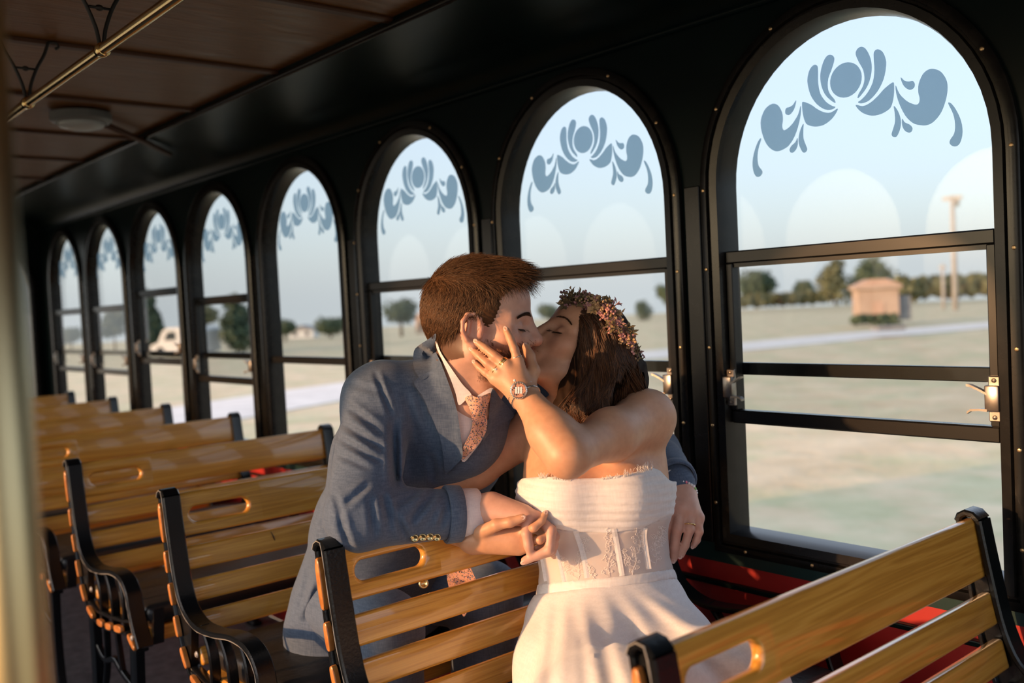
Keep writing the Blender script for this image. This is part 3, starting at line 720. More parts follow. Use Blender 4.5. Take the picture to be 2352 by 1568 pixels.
# stone gatehouse with a shed beside it
def local_frame(px, py, dist):
    b = at_dist(px, py, dist); return b, (b - CAM) @ FW / FPX
b, s = local_frame(2012, 736, 50)
gh_ = empty('gatehouse', tuple(b)); gh_.rotation_euler = (0, 0, math.radians(38)); tag(gh_, 'square pale stone gatehouse in the dry field outside the largest window', 'building')
W = 88 * s; H = 88 * s
MB().box(-W / 2, W / 2, -W / 2, W / 2, 0, H * .82, .03, 1).build('wall', MATS['tan_render'], gh_)
MB().box(-W * .58, W * .58, -W * .58, W * .58, H * .82, H * .92, .03, 1).build('cornice', MATS['tan_render'], gh_)
MB().prism([(-W * .55, H * .92), (W * .55, H * .92), (W * .2, H * 1.08), (-W * .2, H * 1.08)], -W * .5, W * .5).build('roof', MATS['brick_stone'], gh_)
MB().box(-W * .12, W * .12, -W / 2 - .03, -W / 2 + .02, H * .1, H * .5).build('door_panel', MATS['brick_stone'], gh_)
MB().box(W / 2, W * .82, -W * .3, W * .4, 0, H * .62, .02, 1).build('side_shed', MATS['roof_grey'], gh_)
b, s = local_frame(2040, 758, 38)
pb = empty('planter_box', tuple(b)); tag(pb, 'long dark low planter beside the road near the gatehouse', 'planter'); pb.rotation_euler = (0, 0, math.radians(50))
MB().box(-32 * s, 32 * s, -.4, .4, 0, 12 * s, .03, 1).build('box', MATS['roof_grey'], pb)
mesh_link('planting', crown_mesh('planting', [(k * 12 * s, 0, 13 * s, 7 * s, .7) for k in (-2, -1, 0, 1, 2)], 400, .09, 3), MATS['leaf_mid'], pb)
# utility pole with cross arm
b, s = local_frame(2195, 712, 66)
up_ = empty('utility_pole', tuple(b)); tag(up_, 'tall wooden utility pole with a short cross arm', 'pole')
MB().tube([(0, 0, 0), (0, 0, 262 * s)], [6.5 * s, 4.5 * s], 10).build('shaft', MATS['utility_wood'], up_, True)
MB().box(-22 * s, 22 * s, -2 * s, 2 * s, 252 * s, 260 * s).build('cross_arm', MATS['utility_wood'], up_)
MB().lathe([(2 * s, 0), (5 * s, 3 * s), (5 * s, 14 * s), (2 * s, 17 * s)], (9 * s, 4 * s, 236 * s), 10).build('transformer', MATS['roof_grey'], up_, True)
b, s = local_frame(2168, 716, 80)
u2 = empty('utility_pole', tuple(b)); tag(u2, 'thin hazy wooden pole left of the tall utility pole', 'pole')
MB().tube([(0, 0, 0), (0, 0, 110 * s)], [4 * s, 3 * s], 8).build('shaft', MATS['utility_wood'], u2, True); MB().box(-9 * s, 9 * s, -s, s, 100 * s, 104 * s).build('cross_arm', MATS['utility_wood'], u2)
# far buildings
def house(px, py, dist, wpx, hpx, wall, roof, label, rz=40):
    b, s = local_frame(px, py, dist); o = empty('house', tuple(b)); o.rotation_euler = (0, 0, math.radians(rz)); tag(o, label, 'building')
    w, h = wpx * s, hpx * s
    MB().box(-w / 2, w / 2, -w * .35, w * .35, 0, h * .65).build('wall', MATS[wall], o)
    MB().prism([(-w * .56, h * .63), (w * .56, h * .63), (0, h)], -w * .4, w * .4).build('roof', MATS[roof], o)
    for k in (-1, 1): MB().box(k * w * .25 - w * .07, k * w * .25 + w * .07, -w * .36, -w * .34, h * .2, h * .5).build('window', MATS['vehicle_glass'], o)
    return o
house(985, 768, 84, 52, 62, 'tan_render', 'brick_stone', 'small pink rendered building beside the groom\'s head')
house(700, 776, 90, 56, 30, 'vehicle_white', 'roof_grey', 'low grey-blue building far off behind the window with one long pane')
# white pickup and van
def vehicle(px, py, dist, wpx, label, van, name):
    b = on_ground(px, py); s = (b - CAM) @ FW / FPX; o = empty(name, tuple(b)); o.rotation_euler = (0, 0, math.radians(30)); tag(o, label, 'vehicle')
    L = wpx * s; H = L * .46
    if van: prof = [(-.5, .12), (-.5, .40), (-.36, .48), (-.26, .86), (-.18, .95), (.46, .95), (.5, .85), (.5, .12)]
    else: prof = [(-.5, .14), (-.5, .46), (-.24, .52), (-.12, .90), (.14, .92), (.18, .52), (.5, .50), (.5, .14)]
    pr = [(x * L, z * H) for x, z in prof]
    MB().prism(pr, -L * .19, L * .19).build('body', MATS['vehicle_white'], o)
    wx = ((-.24, -.02) if van else (-.16, .12))
    MB().prism([(wx[0] * L, .55 * H), (wx[0] * L + .07 * L, .83 * H), (wx[1] * L, .83 * H), (wx[1] * L, .55 * H)], -L * .195, L * .195).build('side_window', MATS['vehicle_glass'], o)
    for x in (-.32, .32):
        for y in (-.17, .17): MB().lathe([(.02 * L, -.03 * L), (.075 * L, -.03 * L), (.08 * L, 0), (.075 * L, .03 * L), (.02 * L, .03 * L)], (x * L, y * L, .08 * L), 14, 'y').build('wheel', MATS['tyre'], o, True)
vehicle(428, 817, None, 150, 'white van parked between two tall dark trees outside the rear windows', True, 'van')
# ================================================================ signed-distance modelling for bodies and cloth
def nrm(v): v = np.asarray(v, float); return v / (np.linalg.norm(v) + 1e-12)
class SDF:
    def __init__(s): s.ops = []; s.disp = None; s.grow = 0.0; s.clip = None
    def ell(s, c, r, R=None, k=.01, sub=False):
        r = np.array([r] * 3 if np.isscalar(r) else r, np.float32)
        s.ops.append(('e', np.array(c, np.float32), r, None if R is None else np.array(R, np.float32), k, sub)); return s
    def cone(s, a, b, ra, rb, k=.01, sub=False):
        s.ops.append(('c', np.array(a, np.float32), np.array(b, np.float32), ra, rb, k, sub)); return s
    def chain(s, pts, rads, k=.01, k0=None, sub=False):
        for i in range(len(pts) - 1): s.cone(pts[i], pts[i + 1], rads[i], rads[i + 1], (k0 if (i == 0 and k0) else k), sub)
        return s
    def ec(s, a, b, wa, wb, side, k=.02):
        """elliptic cone: half widths (side, depth) wa at a and wb at b"""
        s.ops.append(('w', np.array(a, np.float32), np.array(b, np.float32), wa, wb, np.array(side, np.float32), k, False)); return s
    def _d(s, o, P):
        if o[0] == 'e':
            q = P - o[1]
            if o[3] is not None: q = q @ o[3].T
            k0 = np.sqrt(((q / o[2]) ** 2).sum(1)); k1 = np.sqrt(((q / o[2] ** 2) ** 2).sum(1)) + 1e-9
            return k0 * (k0 - 1) / k1
        if o[0] == 'c':
            ba = o[2] - o[1]; pa = P - o[1]; t = np.clip(pa @ ba / (ba @ ba + 1e-12), 0, 1)
            return np.sqrt(((pa - t[:, None] * ba) ** 2).sum(1)) - (o[3] + (o[4] - o[3]) * t)
        ba = o[2] - o[1]; L = np.sqrt(ba @ ba); ax = ba / L; sd = o[5] - ax * (o[5] @ ax); sd /= np.sqrt(sd @ sd); dp = np.cross(ax, sd)
        pa = P - o[1]; h = pa @ ax; t = np.clip(h / L, 0, 1); e = h - t * L
        w = o[3][0] + (o[4][0] - o[3][0]) * t; d = o[3][1] + (o[4][1] - o[3][1]) * t; m = .5 * (w + d)
        u, v = pa @ sd, pa @ dp
        k0 = np.sqrt((u / w) ** 2 + (v / d) ** 2 + (e / m) ** 2); k1 = np.sqrt((u / w ** 2) ** 2 + (v / d ** 2) ** 2 + (e / m ** 2) ** 2) + 1e-9
        return k0 * (k0 - 1) / k1
    def _bound(s, o):
        if o[0] == 'e': return o[1], float(o[2].max())
        m = .5 * (o[1] + o[2]); L = .5 * float(np.linalg.norm(o[2] - o[1]))
        return m, L + (max(o[3], o[4]) if o[0] == 'c' else max(*o[3], *o[4]))
    def __call__(s, P, cull=None):
        P = np.asarray(P, np.float32); D = None; ops = s.ops
        if cull is not None:
            if not hasattr(s, 'bnd') or len(s.bnd) != len(ops): s.bnd = [s._bound(o) for o in ops]
            ops = [o for o, (c, r) in zip(ops, s.bnd) if np.linalg.norm(c - cull[0]) - r - cull[1] < .05 + s.grow]
        for o in ops:
            k = o[-2]
            if D is None and o[-1]: continue
            d = s._d(o, P)
            if D is None: D = d; continue
            if o[-1]: h = np.maximum(k - np.abs(-d - D), 0) / k; D = np.maximum(D, -d) + h * h * k * .25
            else: h = np.maximum(k - np.abs(d - D), 0) / k; D = np.minimum(D, d) - h * h * k * .25
        if D is None: return np.full(len(P), .05, np.float32)
        D = D - s.grow
        if s.disp is not None: D = D + s.disp(P)
        if s.clip is not None: D = np.maximum(D, s.clip(P))
        return D
def surface(sdf, lo, hi, h, blk=4):
    """surface nets on a block-sparse grid; returns verts, quads"""
    lo = np.array(lo, float); n = np.ceil((np.array(hi) - lo) / (h * blk)).astype(int) + 1
    g = np.stack(np.meshgrid(*[np.arange(k) for k in n], indexing='ij'), -1).reshape(-1, 3)
    cen = lo + (g + .5) * h * blk; SB = 7; key = ((g[:, 0] // SB) * 1000 + g[:, 1] // SB) * 1000 + g[:, 2] // SB
    D = np.zeros(len(g), np.float32); rad = SB * blk * h * .87 + h * blk
    def groups(ids):
        o_ = np.argsort(key[ids], kind='stable'); ids = ids[o_]; cut = np.flatnonzero(np.diff(key[ids])) + 1; return np.split(ids, cut) if len(ids) else []
    for ids in groups(np.arange(len(g))): D[ids] = sdf(cen[ids], ((cen[ids].min(0) + cen[ids].max(0)) / 2, rad))
    near = np.abs(D) < h * blk * .87 * 1.9 + .002
    V = np.repeat(np.repeat(np.repeat(D.reshape(n), blk, 0), blk, 1), blk, 2).astype(np.float32)
    loc = np.stack(np.meshgrid(*[np.arange(blk)] * 3, indexing='ij'), -1).reshape(-1, 3)
    for ids in groups(np.flatnonzero(near)):
        I = (g[ids][:, None] * blk + loc[None]).reshape(-1, 3); V[I[:, 0], I[:, 1], I[:, 2]] = sdf(lo + I * h, ((cen[ids].min(0) + cen[ids].max(0)) / 2, rad))
    S = V < 0
    cnt = np.zeros(tuple(np.array(S.shape) - 1), np.uint8)
    for a in (0, 1):
        for b in (0, 1):
            for c in (0, 1): cnt += S[a:S.shape[0] - 1 + a, b:S.shape[1] - 1 + b, c:S.shape[2] - 1 + c]
    act = (cnt > 0) & (cnt < 8); C = np.argwhere(act)
    idx = np.full(act.shape, -1, np.int32); idx[act] = np.arange(len(C))
    corner = np.array([(a, b, c) for a in (0, 1) for b in (0, 1) for c in (0, 1)])
    vals = np.stack([V[C[:, 0] + a, C[:, 1] + b, C[:, 2] + c] for a, b, c in corner], 1)
    acc = np.zeros((len(C), 3)); num = np.zeros(len(C))
    for i in range(8):
        for j in range(i + 1, 8):
            if np.abs(corner[i] - corner[j]).sum() != 1: continue
            vi, vj = vals[:, i], vals[:, j]; m = (vi < 0) != (vj < 0); t = np.where(m, vi / np.where(m, vi - vj, 1), 0)
            acc += (corner[i] + t[:, None] * (corner[j] - corner[i])) * m[:, None]; num += m
    P = lo + (C + acc / num[:, None]) * h
    F = []
    for ax in range(3):
        o1, o2 = (ax + 1) % 3, (ax + 2) % 3
        sl0 = [slice(1, -1)] * 3; sl0[ax] = slice(0, -1); sl1 = list(sl0); sl1[ax] = slice(1, None)
        E0, E1 = S[tuple(sl0)], S[tuple(sl1)]; X = np.argwhere(E0 != E1)
        if len(X) == 0: continue
        inside0 = E0[X[:, 0], X[:, 1], X[:, 2]]
        base = X + 1; base[:, ax] = X[:, ax]
        def cell(d1, d2):
            q = base.copy(); q[:, o1] -= d1; q[:, o2] -= d2; return idx[q[:, 0], q[:, 1], q[:, 2]]
        Q = np.stack([cell(0, 0), cell(1, 0), cell(1, 1), cell(0, 1)], 1); Q[~inside0] = Q[~inside0][:, ::-1]; F.append(Q)
    F = np.concatenate(F); F = F[(F >= 0).all(1)]
    return P, F
def relax(P, F, it=1, w=.5):
    E = np.concatenate([F[:, [0, 1]], F[:, [1, 2]], F[:, [2, 3]], F[:, [3, 0]]]); n = len(P)
    for _ in range(it):
        A = np.zeros((n, 3)); c = np.zeros(n)
        for a, b in ((0, 1), (1, 0)):
            for k in range(3): A[:, k] += np.bincount(E[:, a], P[E[:, b], k], n)
            c += np.bincount(E[:, a], minlength=n)
        P = P * (1 - w) + w * A / np.maximum(c, 1)[:, None]
    return P
def sdf_obj(name, sdf, lo, hi, h, mat, parent=None, color=None, relax_it=1, clips=()):
    P, F = surface(sdf, lo, hi, h); P = relax(P, F, relax_it)
    me = np_mesh(name, P, F)
    if color is not None:
        at = me.color_attributes.new('Col', 'FLOAT_COLOR', 'POINT'); c = np.ones((len(me.vertices), 4), np.float32); c[:, :3] = color(P); at.data.foreach_set('color', c.ravel())
    if clips:
        bm = bmesh.new(); bm.from_mesh(me)
        for co, no in clips:   # removes what lies on the side the normal points to
            bmesh.ops.bisect_plane(bm, geom=bm.verts[:] + bm.edges[:] + bm.faces[:], plane_co=Vector(co), plane_no=Vector(no), clear_outer=True)
        bm.to_mesh(me); bm.free()
    return mesh_link(name, me, mat, parent, True)
def pix(P):
    q = P - CAM.astype(np.float32); w = q @ FW.astype(np.float32); return 1176 + FPX * (q @ RT.astype(np.float32)) / w, 784 - FPX * (q @ UP.astype(np.float32)) / w, w
def between(top, bot):
    """keeps what lies between two cut lines drawn across the figure's front"""
    def f(P):
        x, y, w = pix(P); d = -np.full(len(P), 9.0, np.float32)
        if top: d = np.maximum(d, (np.interp(x, [p[0] for p in top], [p[1] for p in top]) - y) * w / FPX)
        if bot: d = np.maximum(d, (y - np.interp(x, [p[0] for p in bot], [p[1] for p in bot])) * w / FPX)
        return d.astype(np.float32)
    return f
def noise3(P, f, seed=0):
    """cheap smooth pseudo-noise from rotated sines"""
    r = np.random.default_rng(seed); out = np.zeros(len(P), np.float32)
    for k in range(6):
        d = nrm(r.normal(size=3)).astype(np.float32) * f * (.7 + .6 * r.random()); out += np.sin(P @ d + r.random() * 6.28 + 1.3 * np.sin(P @ (d[[1, 2, 0]] * .6)))
    return out / 6
def bvh_of(*objs):
    V = []; F = []
    for o in objs:
        b = len(V); V += [v.co.copy() for v in o.data.vertices]; F += [[i + b for i in p.vertices] for p in o.data.polygons]
    return BVHTree.FromPolygons(V, F)
from mathutils.geometry import delaunay_2d_cdt
def drape(name, poly, bvh, mat, parent, off=.005, th=.003, step=9, smooth=True, edge_off=None, zfall=None, bump=None, curve=True):
    """a cut piece of cloth whose outline is given as seen from the camera side, laid on the surface below it"""
    if curve: poly = [tuple(p) for p in catmull(poly, 4)]
    poly = [Vector((p[0], p[1])) for p in poly]; n = len(poly)
    x0, x1 = min(p.x for p in poly), max(p.x for p in poly); y0, y1 = min(p.y for p in poly), max(p.y for p in poly)
    pts = list(poly); row = 0; y = y0 + step * .5
    while y < y1:
        x = x0 + step * (.5 + .5 * (row % 2)); row += 1
        while x < x1:
            ins = False; j = n - 1; dm = 1e9
            for i in range(n):
                a, b = poly[i], poly[j]
                if (a.y > y) != (b.y > y) and x < (b.x - a.x) * (y - a.y) / (b.y - a.y) + a.x: ins = not ins
                dm = min(dm, (a.x - x) ** 2 + (a.y - y) ** 2); j = i
            if ins and dm > (step * .45) ** 2: pts.append(Vector((x, y)))
            x += step
        y += step * .87
    vv, ee, ff = delaunay_2d_cdt(pts, [(i, (i + 1) % n) for i in range(n)], [], 1, 1e-5)[:3]
    hits = []; org = Vector(CAM)
    for p in vv:
        d = Vector(ray_(p.x, p.y)); h = bvh.ray_cast(org, d.normalized())
        hits.append(None if h[0] is None else (h[0] - org).length / d.length)
    known = [(p, t) for p, t in zip(vv, hits) if t is not None]
    T = []
    for p, t in zip(vv, hits):
        if t is None:
            if known: t = min(known, key=lambda q: (q[0] - p).length_squared)[1]
            else: t = zfall or 1.85
        T.append(t)
    T = np.array(T); E = np.array([(e[0], e[1]) for e in ee])
    for _ in range(3):
        A = np.bincount(E[:, 0], T[E[:, 1]], len(T)) + np.bincount(E[:, 1], T[E[:, 0]], len(T)); c = np.bincount(E[:, 0], minlength=len(T)) + np.bincount(E[:, 1], minlength=len(T))
        T = np.minimum(T, .5 * T + .5 * A / np.maximum(c, 1))
    front = []
    for p, t in zip(vv, T):
        o_ = off if edge_off is None else edge_off(p.x, p.y)
        if bump: o_ += bump(p.x, p.y)
        r = ray_(p.x, p.y); front.append(CAM + (t - o_) * r)
    m = len(front); back = [f + th * nrm(f - CAM) for f in front]
    cnt = {}
    for f in ff:
        for i in range(len(f)): e = (f[i], f[(i + 1) % len(f)]); cnt[e] = 1
    bd = [e for e in cnt if (e[1], e[0]) not in cnt]
    F = [tuple(f) for f in ff] + [tuple(i + m for i in reversed(f)) for f in ff] + [(b, a, a + m, b + m) for a, b in bd]
    me = bpy.data.meshes.new(name); me.from_pydata([tuple(v) for v in front + back], [], F); me.update()
    bm = bmesh.new(); bm.from_mesh(me); bmesh.ops.recalc_face_normals(bm, faces=bm.faces); bm.to_mesh(me); bm.free()
    o = mesh_link(name, me, mat, parent); shade_auto(me, 50); return o
def strands(name, paths, rad, mat, parent, sides=3, seed=0, tip=.25):
    """many thin hairs as one mesh; paths (N,K,3)"""
    Pt = np.asarray(paths, np.float32); N, K, _ = Pt.shape; r = np.random.default_rng(seed)
    T = np.gradient(Pt, axis=1); T /= np.linalg.norm(T, axis=2, keepdims=True) + 1e-9
    h = np.where(np.abs(T[..., 2:3]) < .9, np.array([0, 0, 1.]), np.array([1., 0, 0])); A = np.cross(T, h); A /= np.linalg.norm(A, axis=2, keepdims=True) + 1e-9; B = np.cross(T, A)
    rr = (rad * (.7 + .6 * r.random((N, 1))) * np.linspace(1, tip, K)[None])[..., None]
    ring = np.stack([Pt + rr * (math.cos(2 * math.pi * k / sides) * A + math.sin(2 * math.pi * k / sides) * B) for k in range(sides)], 2)
    V = ring.reshape(-1, 3); base = (np.arange(N) * K * sides)[:, None, None, None] + (np.arange(K - 1) * sides)[None, :, None, None]
    j = np.arange(sides)[None, None, :, None]; jn = (j + 1) % sides
    F = np.concatenate([base + j, base + jn, base + sides + jn, base + sides + j], 3).reshape(-1, 4)
    me = np_mesh(name, V, F); at = me.attributes.new('rnd', 'FLOAT', 'POINT'); at.data.foreach_set('value', np.repeat(r.random(N), K * sides).astype(np.float32))
    o = mesh_link(name, me, mat, parent, True); o['kind'] = 'stuff'; return o
# ================================================================ the groom
def head_frame(c, f, up):
    f = nrm(f); l = nrm(np.cross(up, f)); u = np.cross(f, l); return np.array(c), f, l, u
def head_sdf(S, fr, sc=1.0, fem=False):
    c, f, l, u = fr; R = np.stack([f, l, u])
    def H(x, y, z): return c + sc * (x * f + y * l + z * u)
    def e(p, r, k=.02, sub=False, Rot=None): S.ell(H(*p), np.array(r) * sc if not np.isscalar(r) else r * sc, R if Rot is None else Rot @ R, k * sc, sub)
    def cn(a, b, ra, rb, k=.01, sub=False): S.cone(H(*a), H(*b), ra * sc, rb * sc, k * sc, sub)
    e((-.012, 0, .042), (.096, .074, .080), .03); e((-.042, 0, .015), (.066, .066, .068), .03); e((.040, 0, .048), (.048, .058, .050), .03)
    e((.042, 0, -.028), (.050, .053, .072), .03)
    for s in (-1, 1):
        cn((-.004, s * .050, -.050), (.062, s * .020, -.096), .020 if not fem else .017, .017, .022)
        e((.054, s * .041, -.022), .023, .022)
        cn((.083, s * .010, .019), (.060, s * .046, .017), .0105 if not fem else .009, .009, .012)
    e((.080, 0, -.094), (.017, .019, .017) if not fem else (.014, .016, .015), .018)
    e((.083, 0, -.060), (.017, .026, .022), .014)
    for s in (-1, 1):
        e((.0885, s * .033, .000), (.013, .0165, .0115), .012, True); e((.0715, s * .032, -.001), .0128, .004)
    n1 = (.1065, 0, -.021) if not fem else (.108, 0, -.028)
    cn((.0895, 0, .014), n1, .0078, .0112 if not fem else .0095, .010); e((n1[0] + .001, 0, n1[2] - .004), .0112 if not fem else .0095, .006)
    for s in (-1, 1): e((n1[0] - .014, s * .012, n1[2] - .009), (.011, .0075, .0085), .006)
    for s in (-1, 1): e((.080, s * .014, -.024), (.016, .010, .016), .012)
    lp = 1.25 if fem else 1.0
    for s in (-1, 1):
        cn((.0985, 0, -.0575), (.084, s * .022, -.0635), .0052 * lp, .0028, .004); cn((.0970, 0, -.0685), (.084, s * .021, -.066), .0062 * lp, .003, .004)
        cn((.1035, 0, -.0630), (.087, s * .025, -.0655), .0016, .0012, .003, True)
    if not fem:
        for s in (-1, 1):
            hx = [(.008, -.020), (.010, -.004), (.006, .012), (-.004, .021), (-.016, .019), (-.024, .006), (-.024, -.012), (-.016, -.028), (-.006, -.037)]
            for q0, q1 in zip(hx[:-1], hx[1:]):
                fy = lambda x: .071 + .013 * max(0, min(1, (.008 - x) / .03)); cn((q0[0], s * fy(q0[0]), q0[1]), (q1[0], s * fy(q1[0]), q1[1]), .0042, .0042, .003)
            e((-.008, s * .070, -.006), (.016, .006, .025), .006); e((-.004, s * .0735, -.036), (.0085, .0045, .010), .005)
            cn((-.012, s * .078, .008), (-.014, s * .079, -.014), .0035, .0035, .004); e((-.003, s * .079, -.006), (.0075, .0055, .012), .004, True)
            e((.009, s * .073, -.010), (.004, .004, .007), .003)
    return H
def to_local(fr, P, sc=1.0):
    c, f, l, u = fr; q = (P - c) / sc; return np.stack([q @ f, q @ l, q @ u], 1)
def smst(x, a, b): t = np.clip((x - a) / (b - a), 0, 1); return t * t * (3 - 2 * t)
def finger(S, pts, r, k=.004, k0=.008):
    S.chain(pts, [r, r * .93, r * .86, r * .74][:len(pts)], k, k0)
def nail(pt, prev, r, parent, view=None):
    """a finger nail on the camera side of a finger end"""
    d = nrm(np.array(pt) - np.array(prev)); toC = nrm(CAM - np.array(pt)); n_ = nrm(toC - d * (toC @ d)) if view is None else nrm(view); s_ = np.cross(d, n_)
    mb = MB().lathe([(.0003, .001), (.55, .85), (.85, .5), (1, 0)], n=12)
    c = np.array(pt) + n_ * r * .62 + d * r * .15
    mb.xform(lambda p: c + s_ * p[0] * r * .66 + d * p[1] * r * .95 + n_ * (p[2] * r * .42))
    return mb.build('fingernail', MATS['nail'], parent, True)
groom = empty('person', tuple(benches[2].location + Vector((.3, 1.15, .54))))
tag(groom, 'man in a blue-grey suit and floral tie leaning over a bench into a kiss', 'person')
GI = groom.matrix_basis.inverted() if False else None
def child_of(o, p):   # keep world position of meshes modelled in place
    o.parent = p; o.matrix_parent_inverse = Matrix.Translation(-Vector(p.location)); return o
MH = head_frame(J(1106, 748, 1.845), RT * 1.0 - FW * .10 - UP * .03, UP + RT * .02)
gs = SDF(); Hm = head_sdf(gs, MH)
nb_ = np.array([-1.535, 1.150, 1.110])
gs.cone(Hm(-.022, 0, -.040), nb_ + [.01, 0, -.02], .058, .056, .03); gs.cone(Hm(.028, 0, -.085), nb_ + np.array([.055, .01, -.02]), .034, .045, .03)
shR = J(868, 926, 1.90); elR = J(824, 1186, 1.762); wrR = J(1085, 1172, 1.83)
shL = np.array([-1.56, 1.385, 1.085]); elL = np.array([-1.43, 1.625, .93]); wrL = J(1560, 1128, 1.955)
chest = np.array([-1.70, 1.18, .97]); hipc = np.array([-1.905, 1.17, .64]); SY = np.array([.12, 1, .05])
gs.ec(nb_ + [-.03, .03, -.06], chest + [-.03, 0, 0], (.08, .045), (.12, .06), SY, .03); gs.chain([shR + [0, .03, -.02], nb_ + [-.03, .03, -.09], shL + [0, -.03, -.02]], [.035, .035, .035], .02); 
gs.chain([shR, elR, wrR], [.042, .034, .027], .015); gs.chain([shL, elL, wrL], [.042, .034, .027], .015)
# right hand, its fingers closed on hers
kn = [J(1212, 1190, 1.785), J(1234, 1188, 1.795), J(1246, 1192, 1.815), J(1252, 1198, 1.835)]
for i, k_ in enumerate(kn): gs.cone(wrR, k_, .025, .0125 - .001 * i, .014)
gs.cone(J(1130, 1160, 1.825), J(1200, 1180, 1.80), .026, .018, .015)
mf = [[kn[0], J(1210, 1226, 1.770), J(1214, 1252, 1.768), J(1217, 1266, 1.772)],
      [kn[1], J(1266, 1218, 1.775), J(1262, 1262, 1.768), J(1206, 1287, 1.775)],
      [kn[2], J(1274, 1232, 1.800), J(1266, 1266, 1.795), J(1228, 1280, 1.800)],
      [kn[3], J(1278, 1240, 1.825), J(1268, 1266, 1.825), J(1240, 1276, 1.825)]]
for i, fpt in enumerate(mf): finger(gs, fpt, [.0105, .0108, .0100, .0088][i])
gs.chain([J(1110, 1185, 1.84), J(1160, 1225, 1.845), J(1205, 1245, 1.835)], [.017, .012, .009], .008)
# left hand resting over the bench at her side
kl = [J(1540, 1168, 1.925), J(1563, 1166, 1.915), J(1586, 1173, 1.915), J(1604, 1188, 1.920)]
for i, k_ in enumerate(kl): gs.cone(wrL, k_, .026, .0125, .014)
gs.cone(wrL, J(1570, 1160, 1.93), .027, .024, .015)
lf = [[kl[0], J(1534, 1210, 1.915), J(1531, 1245, 1.925), J(1531, 1266, 1.932)], [kl[1], J(1556, 1216, 1.900), J(1549, 1258, 1.908), J(1547, 1283, 1.915)],
      [kl[2], J(1584, 1216, 1.900), J(1573, 1252, 1.910), J(1564, 1274, 1.918)], [kl[3], J(1606, 1220, 1.908), J(1600, 1240, 1.918), J(1593, 1252, 1.928)]]
for i, fpt in enumerate(lf): finger(gs, fpt, [.0100, .0105, .0100, .0088][i])
gs.chain([wrL, J(1525, 1170, 1.95), J(1517, 1215, 1.955), J(1515, 1240, 1.955)], [.018, .014, .011, .009], .01)
def groom_col(P):
    q = to_local(MH, P); x, y, z = q.T; c = np.tile(np.array([.64, .385, .30]), (len(P), 1)); d = np.sqrt((q ** 2).sum(1)); hd = 1 - smst(d, .15, .19)
    red = np.array([.62, .26, .19])
    def mixin(m, col): c[:] = c * (1 - m[:, None]) + m[:, None] * np.array(col)
    g = lambda cx, cy, cz, r: np.exp(-((x - cx) ** 2 + (np.abs(y) - cy) ** 2 + (z - cz) ** 2) / r ** 2)
    mixin(.6 * g(.113, 0, -.03, .016), red); mixin(.45 * g(.06, .04, -.03, .025), red); mixin(.6 * g(-.008, .078, -.005, .032), red)
    mixin(.85 * g(.099, 0, -.0575, .008) + .8 * g(.097, 0, -.068, .008), (.46, .19, .16))
    n = noise3(P, 900, 4) * .5 + .5
    beard = smst(z, -.022, -.045) * smst(x, -.005, .02) * (1 - smst(z, -.1, -.13)) ; beard = np.where(z < -.025, smst(-z, .025, .045), 0) * smst(x, .0, .022) * (1 - smst(-z, .118, .14)) * hd
    beard *= 1 - np.exp(-((x - .1) ** 2 + y ** 2 + (z + .063) ** 2) / .012 ** 2)
    mixin(np.clip(beard * (.55 + .4 * n), 0, .9), (.24, .10, .055))
    hairm = ((z > .030 + np.clip((x - .02) * .9, -.06, .1)) | ((x < -.022) & (z > -.075 + .2 * (x + .09)))) & (np.abs(y) < .2) & (x < .07)
    earm = (np.abs(y) > .0665) & (x > -.03) & (x < .02) & (z > -.05) & (z < .03)
    mixin(hairm * hd * .9 * ~earm, (.10, .05, .025))
    kn_ = sum(np.exp(-((P - k_) ** 2).sum(1) / .011 ** 2) for k_ in kn + kl + [f_[1] for f_ in mf + lf]); mixin(np.clip(kn_, 0, 1) * .45, red)
    return c
gb = sdf_obj('body', gs, (-1.84, .80, .74), (-1.16, 1.72, 1.42), .0027, MATS['skin_groom'], None, groom_col, 1); child_of(gb, groom)
for fpt, r in zip(lf, (.0076, .008, .0076, .0066)): child_of(nail(fpt[3], fpt[2], r, None), groom)
child_of(nail(mf[1][3], mf[1][2], .0078, None, -UP * .4 - RT * .3 + -FW), groom)

# ---------------------------------------------------------------- suit
js = SDF()
js.ec(nb_ + [-.07, .035, -.035], chest, (.135, .075), (.195, .128), SY, .05); js.ec(chest, np.array([-1.83, 1.17, .79]), (.195, .128), (.172, .125), SY, .05)
js.ec(np.array([-1.83, 1.17, .79]), hipc + [0, 0, -.01], (.172, .125), (.180, .140), SY, .05)
js.ec(hipc, hipc + np.array([-.03, -.04, -.10]), (.18, .14), (.17, .14), SY, .04)
js.cone(shR + [.0, .03, .0], shR, .067, .069, .05); js.chain([shR, elR, J(1020, 1180, 1.822)], [.069, .061, .049], .022)
js.cone(shL, shL + [0, -.04, 0], .068, .07, .05); js.chain([shL, elL, J(1552, 1106, 1.965)], [.068, .058, .042], .025)
js.cone(nb_ + [-.045, .0, .0], nb_ + [-.06, .06, -.02], .066, .064, .05)
js.chain([shR + [.01, .02, .005], nb_ + [-.025, .01, -.035], shL + [.01, -.02, .005]], [.066, .074, .066], .05); js.cone(nb_ + [.0, .02, -.085], chest + [.05, 0, .03], .085, .11, .05)
